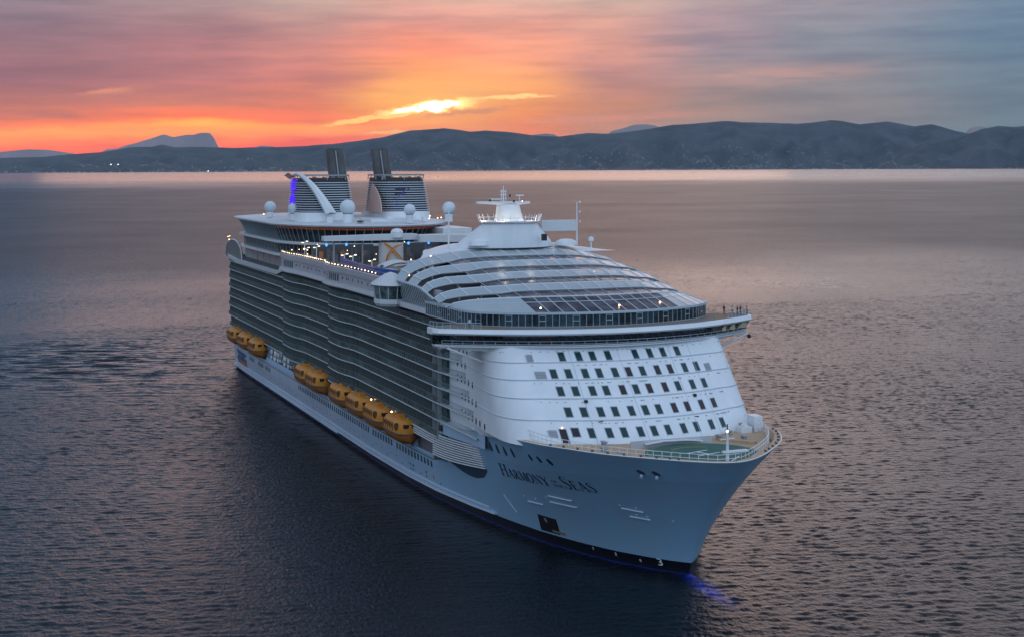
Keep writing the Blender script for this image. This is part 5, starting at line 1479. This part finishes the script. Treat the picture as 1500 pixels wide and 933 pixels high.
# ================================================================== LIFEBOATS
def make_lifeboat():
    root = empty('lifeboat')
    L, Wb = 16.4, 5.4
    st = [-1,-.96,-.88,-.7,-.4,0,.4,.7,.86,.95,1]
    wd = [.50,.68,.84,.96,1,1,1,.94,.78,.52,.16]
    def section(k, prof):
        x = st[k]*L/2; w = wd[k]*Wb/2; return [(x, s*w*a, z) for s, a, z in prof]
    hp = [(-1,1.02,2.5),(-1,.98,1.6),(-1,.84,.9),(-1,.55,.35),(-1,.12,0),(1,.12,0),(1,.55,.35),(1,.84,.9),(1,.98,1.6),(1,1.02,2.5)]
    mb = MB(); rows = []
    for k in range(len(st)):
        lift = .9*max(0, abs(st[k])-.6)**2*5*(1 if st[k] > 0 else .6)
        rows.append([(x, y, z+ (lift*(1-z/2.5) if z < 2.5 else 0)) for x, y, z in section(k, hp)])
    mb.loft(rows); i = 0; mb.face(range(10)); mb.face([(len(st)-1)*10+j for j in range(10)])
    h = mb.build('boat_hull', 'boat_hull', root, smooth=35)
    mb = MB()
    for s in (-1, 1): mb.tube([(st[k]*L/2, s*wd[k]*Wb/2*1.03, 2.5) for k in range(len(st))], .16, 6)
    mb.build('fender', 'dark_grey', h)
    cp = [(-1,.99,2.5),(-1,.97,3.6),(-1,.90,4.5),(-1,.72,5.2),(-1,.38,5.55),(1,.38,5.55),(1,.72,5.2),(1,.90,4.5),(1,.97,3.6),(1,.99,2.5)]
    mb = MB(); rows = []
    st2 = [.985 if q == 1 else (-.985 if q == -1 else q) for q in st]
    for k in range(len(st)):
        low_ = 1-max(0, abs(st[k])-.86)*2.2
        rows.append([(st2[k]*L/2*.985, y*(1 if abs(st[k]) < .9 else .97), 2.5+(z-2.5)*low_) for x, y, z in section(k, cp)])
    mb.loft(rows); mb.face(range(10)); mb.face([(len(st)-1)*10+j for j in range(10)])
    c = mb.build('canopy', 'boat_orange', root, smooth=35)
    for s in (-1, 1):
        for k in range(5):
            x = -6.0+k*2.05; w = MB()
            w.box(x, x+.28, min(s*2.62,s*2.76), max(s*2.62,s*2.76), 2.8, 4.7); w.build('canopy_rib', 'boat_hull', c)
        for k in range(4):
            x = -5.3+k*2.05; w = MB(); w.box(x, x+.9, min(s*2.6,s*2.70), max(s*2.6,s*2.70), 3.5, 4.3); w.build('side_window', 'boat_window', c)
        w = MB(); n = 12; w.v = [(5.1+.75*math.cos(2*PI*j/n), s*2.68-(s*.12), 4.0+.85*math.sin(2*PI*j/n)) for j in range(n)]; w.face(range(n))
        w2 = MB(); w2.tube([(5.1, s*2.2, 4.0), (5.25, s*2.64, 4.0)], .85, 14); w2.build('porthole', 'boat_window', c)
    w = MB(); w.box(7.1,7.95,-1.5,1.5,3.9,4.7); w.build('windscreen', 'black', c)
    w = MB(); w.box(-1.4,1.4,-.8,.8,5.4,6.0); w.build('conning_hatch', 'boat_orange', c)
    w = MB()
    for x in (-6.2, 6.2): w.box(x-.18, x+.18, -.2, .2, 5.2, 6.1)
    w.build('lifting_hook', 'grey_paint', root, split='loose')
    return root
mat('boat_window', (.09,.045,.012), .3)
BOATX = [(21.5,'sternmost orange lifeboat, half hidden at the end of the group of three'),
 (42.0,'middle orange lifeboat of the group of three near the stern'),
 (62.0,'orange lifeboat nearest the white life rafts, forward end of the group of three'),
 (136.5,'orange lifeboat just forward of the white life rafts, rearmost of the long row'),
 (151.8,'orange lifeboat second in the long row, touching the davit frame gap'),
 (180.0,'orange lifeboat just forward of the gap with the blue frame in the long row'),
 (199.0,'orange lifeboat under the smaller rear lamp, fourth in the long row'),
 (216.6,'orange lifeboat with the bright lamp above its forward end, fifth in the long row'),
 (235.3,'foremost orange lifeboat, largest in view, beside the white slatted grille')]
lb = make_lifeboat()
for i, (x, lab) in enumerate(BOATX):
    o = lb if i == 0 else copy_tree(lb)
    o.scale = (.96,.96,.95); o.location = (x, -24.5, 9.6); tag(o, lab, 'lifeboat', 'orange lifeboats hanging along the starboard side')
# davits belong to the ship
for x, _ in BOATX:
    mb = MB()
    for dx_ in (-6.2, 6.2):
        mb.box(x+dx_-.25, x+dx_+.25, -24.8, -16.5, 15.0-1.35, 15.5-1.35+.4); mb.box(x+dx_-.3, x+dx_+.3, -17.4, -16.6, 9, 14)
    mb.build('davit', 'recess_blue', SHIP)
for x, z in ((207.8,14.9),(226.5,14.6)):
    o = proto_l.copy(); o.data = o.data.copy(); o.data.materials[0] = MATS['lamp_warm']; o.name = 'boat_deck_lamp'; C.objects.link(o); o.location = (x,-24.3,z); o.scale = (.9,)*3
# life rafts: white canisters in cradles on the deck gap
def make_raft():
    root = empty('life_raft')
    mb = MB(); n = 16
    prof = [(.01,-1.5),(.55,-1.48),(.8,-1.3),(.86,-.9),(.86,.9),(.8,1.3),(.55,1.48),(.01,1.5)]
    rows = [[(u, r*math.cos(2*PI*j/n), 1.3+r*math.sin(2*PI*j/n)) for j in range(n)] for r, u in prof]; mb.loft(rows, True)
    mb.build('canister', 'marking', root, smooth=40)
    b = MB()
    for u in (-.8, 0, .8):
        b.loft([[(u-.08, .88*math.cos(2*PI*j/n), 1.3+.88*math.sin(2*PI*j/n)) for j in range(n)], [(u+.08, .88*math.cos(2*PI*j/n), 1.3+.88*math.sin(2*PI*j/n)) for j in range(n)]], True)
    b.build('strap', 'dark_grey', root)
    c = MB(); c.box(-1.2,-.9,-.9,.9,0,.7); c.box(.9,1.2,-.9,.9,0,.7); c.build('cradle', 'grey_paint', root)
    return root
rf = make_raft(); raft_lab = ['lower rearmost canister by the blue frame','upper rearmost canister by the blue frame','second lower canister from the stern','second upper canister from the stern','third lower canister from the stern','third upper canister from the stern','fourth lower canister, start of the forward cluster','fourth upper canister, start of the forward cluster','foremost lower canister of the cluster','foremost upper canister of the cluster']
for i in range(10):
    o = rf if i == 0 else copy_tree(rf)
    k, up_k = i//2, i % 2
    x = (73.5, 79.0, 84.5, 94.0, 100.0)[k] + up_k*1.6
    o.location = (x, -21.2+up_k*-.3, 9.05+up_k*1.95); o.rotation_euler = (0, 0, math.radians((70, 95, 60, 85, 75)[k]+up_k*20))
    tag(o, 'white life raft drum, '+raft_lab[i], 'life raft', 'white life raft canisters between the lifeboats')

# ================================================================== PEOPLE
def person(name_lab, x, y, z, rz, top, pose=0, h=1.75):
    V = [(0,0,.93),(0,0,1.15),(0,.0,1.38),(0,0,1.50),(.01,0,1.62),
         (0,.17,1.40),(.02,.24,1.15),(.10,.24,.95),(0,-.17,1.40),(.02,-.24,1.15),(.10,-.24,.95),
         (0,.09,.88),(.02,.10,.48),(0,.11,.07),(.12,.12,.03),(0,-.09,.88),(.02,-.10,.48),(0,-.11,.07),(.12,-.12,.03),(.01,0,1.68)]
    if pose == 1: V[6] = (.18,.22,1.22); V[7] = (.42,.16,1.25)
    if pose == 2: V[9] = (.2,-.25,1.3); V[10] = (.28,-.12,1.55); V[6] = (.15,.28,1.2); V[7] = (.34,.2,1.1)
    if pose == 3: V[12] = (.14,.10,.5); V[13] = (.16,.10,.07); V[14] = (.28,.1,.03); V[17] = (-.18,-.1,.09); V[18] = (-.07,-.1,.03)
    E_ = [(0,1),(1,2),(2,3),(3,4),(2,5),(5,6),(6,7),(2,8),(8,9),(9,10),(0,11),(11,12),(12,13),(13,14),(0,15),(15,16),(16,17),(17,18),(4,19)]
    rad = [.15,.14,.16,.06,.10,.07,.05,.035,.07,.05,.035,.10,.07,.05,.045,.10,.07,.05,.045,.095]
    me = bpy.data.meshes.new('person'); me.from_pydata([tuple(c*h/1.75 for c in v) for v in V], E_, [])
    ob = bpy.data.objects.new('person', me); C.objects.link(ob)
    md = ob.modifiers.new('s', 'SKIN'); 
    for i, r in enumerate(rad): me.skin_vertices[0].data[i].radius = (r, r*1.05); me.skin_vertices[0].data[i].use_root = (i == 0)
    ss = ob.modifiers.new('d', 'SUBSURF'); ss.levels = 1; ss.render_levels = 1
    dg = bpy.context.evaluated_depsgraph_get(); dg.update(); m2 = bpy.data.meshes.new_from_object(ob.evaluated_get(dg))
    ob.modifiers.clear(); ob.data = m2; m2.materials.clear()
    for q in ('skin', top, 'cloth_dark'): m2.materials.append(MATS[q])
    for p in m2.polygons:
        zc = p.center.z*1.75/h; yc = abs(p.center.y); p.use_smooth = True
        p.material_index = 0 if (zc > 1.5 or (yc > .2 and zc < 1.0 and zc > .85)) else (1 if zc > .92 else 2)
    ob.location = (x, y, z); ob.rotation_euler = (0,0,rz)
    hb = MB(); hb.lathe((-.03*h/1.75,0,1.68*h/1.75), [(.01,.125),(.07,.11),(.11,.06),(.115,0),(.10,-.06)], 10); hb.build('hair', 'hair', ob)
    tag(ob, name_lab, 'person')
    return ob
WZ = 39.53
person('person in dark clothes reaching forward, leftmost of the five on the far wing terrace', 287.6, 29.3, WZ, .2, 'cloth_dark', 1)
person('person in light top, second from the left on the far wing terrace', 289.6, 30.2, WZ, -.4, 'cloth_white', 0)
person('person in black, third from the left on the far wing terrace', 291.0, 30.6, WZ, .5, 'cloth_dark', 2, 1.8)
person('taller person in dark clothes raising an arm on the far wing terrace', 290.4, 31.6, WZ, .0, 'cloth_dark', 2, 1.9)
person('person in red brown top alone near the far tip of the wing terrace', 290.6, 33.0, WZ, .8, 'cloth_red', 3)
person('person in dark clothes at the near wing terrace rail, left of two', 290.8, -28.6, WZ, -.6, 'cloth_dark', 1)
person('person in white top at the near wing terrace rail, right of two', 293.0, -27.0, WZ, -.2, 'cloth_white', 0)
person('person in dark coat walking on the running track below the canopy', 165, -24.3, 42.85, 1.8, 'cloth_dark', 3)
person('person in dark coat standing in front of the blue pool wall', 206.5, -24.0, 43.3, 1.2, 'cloth_dark', 0, 1.85)
person('person in red top standing near the viewing pod roof', 211.5, -23.4, 43.3, 1.4, 'cloth_red', 0, 1.8)
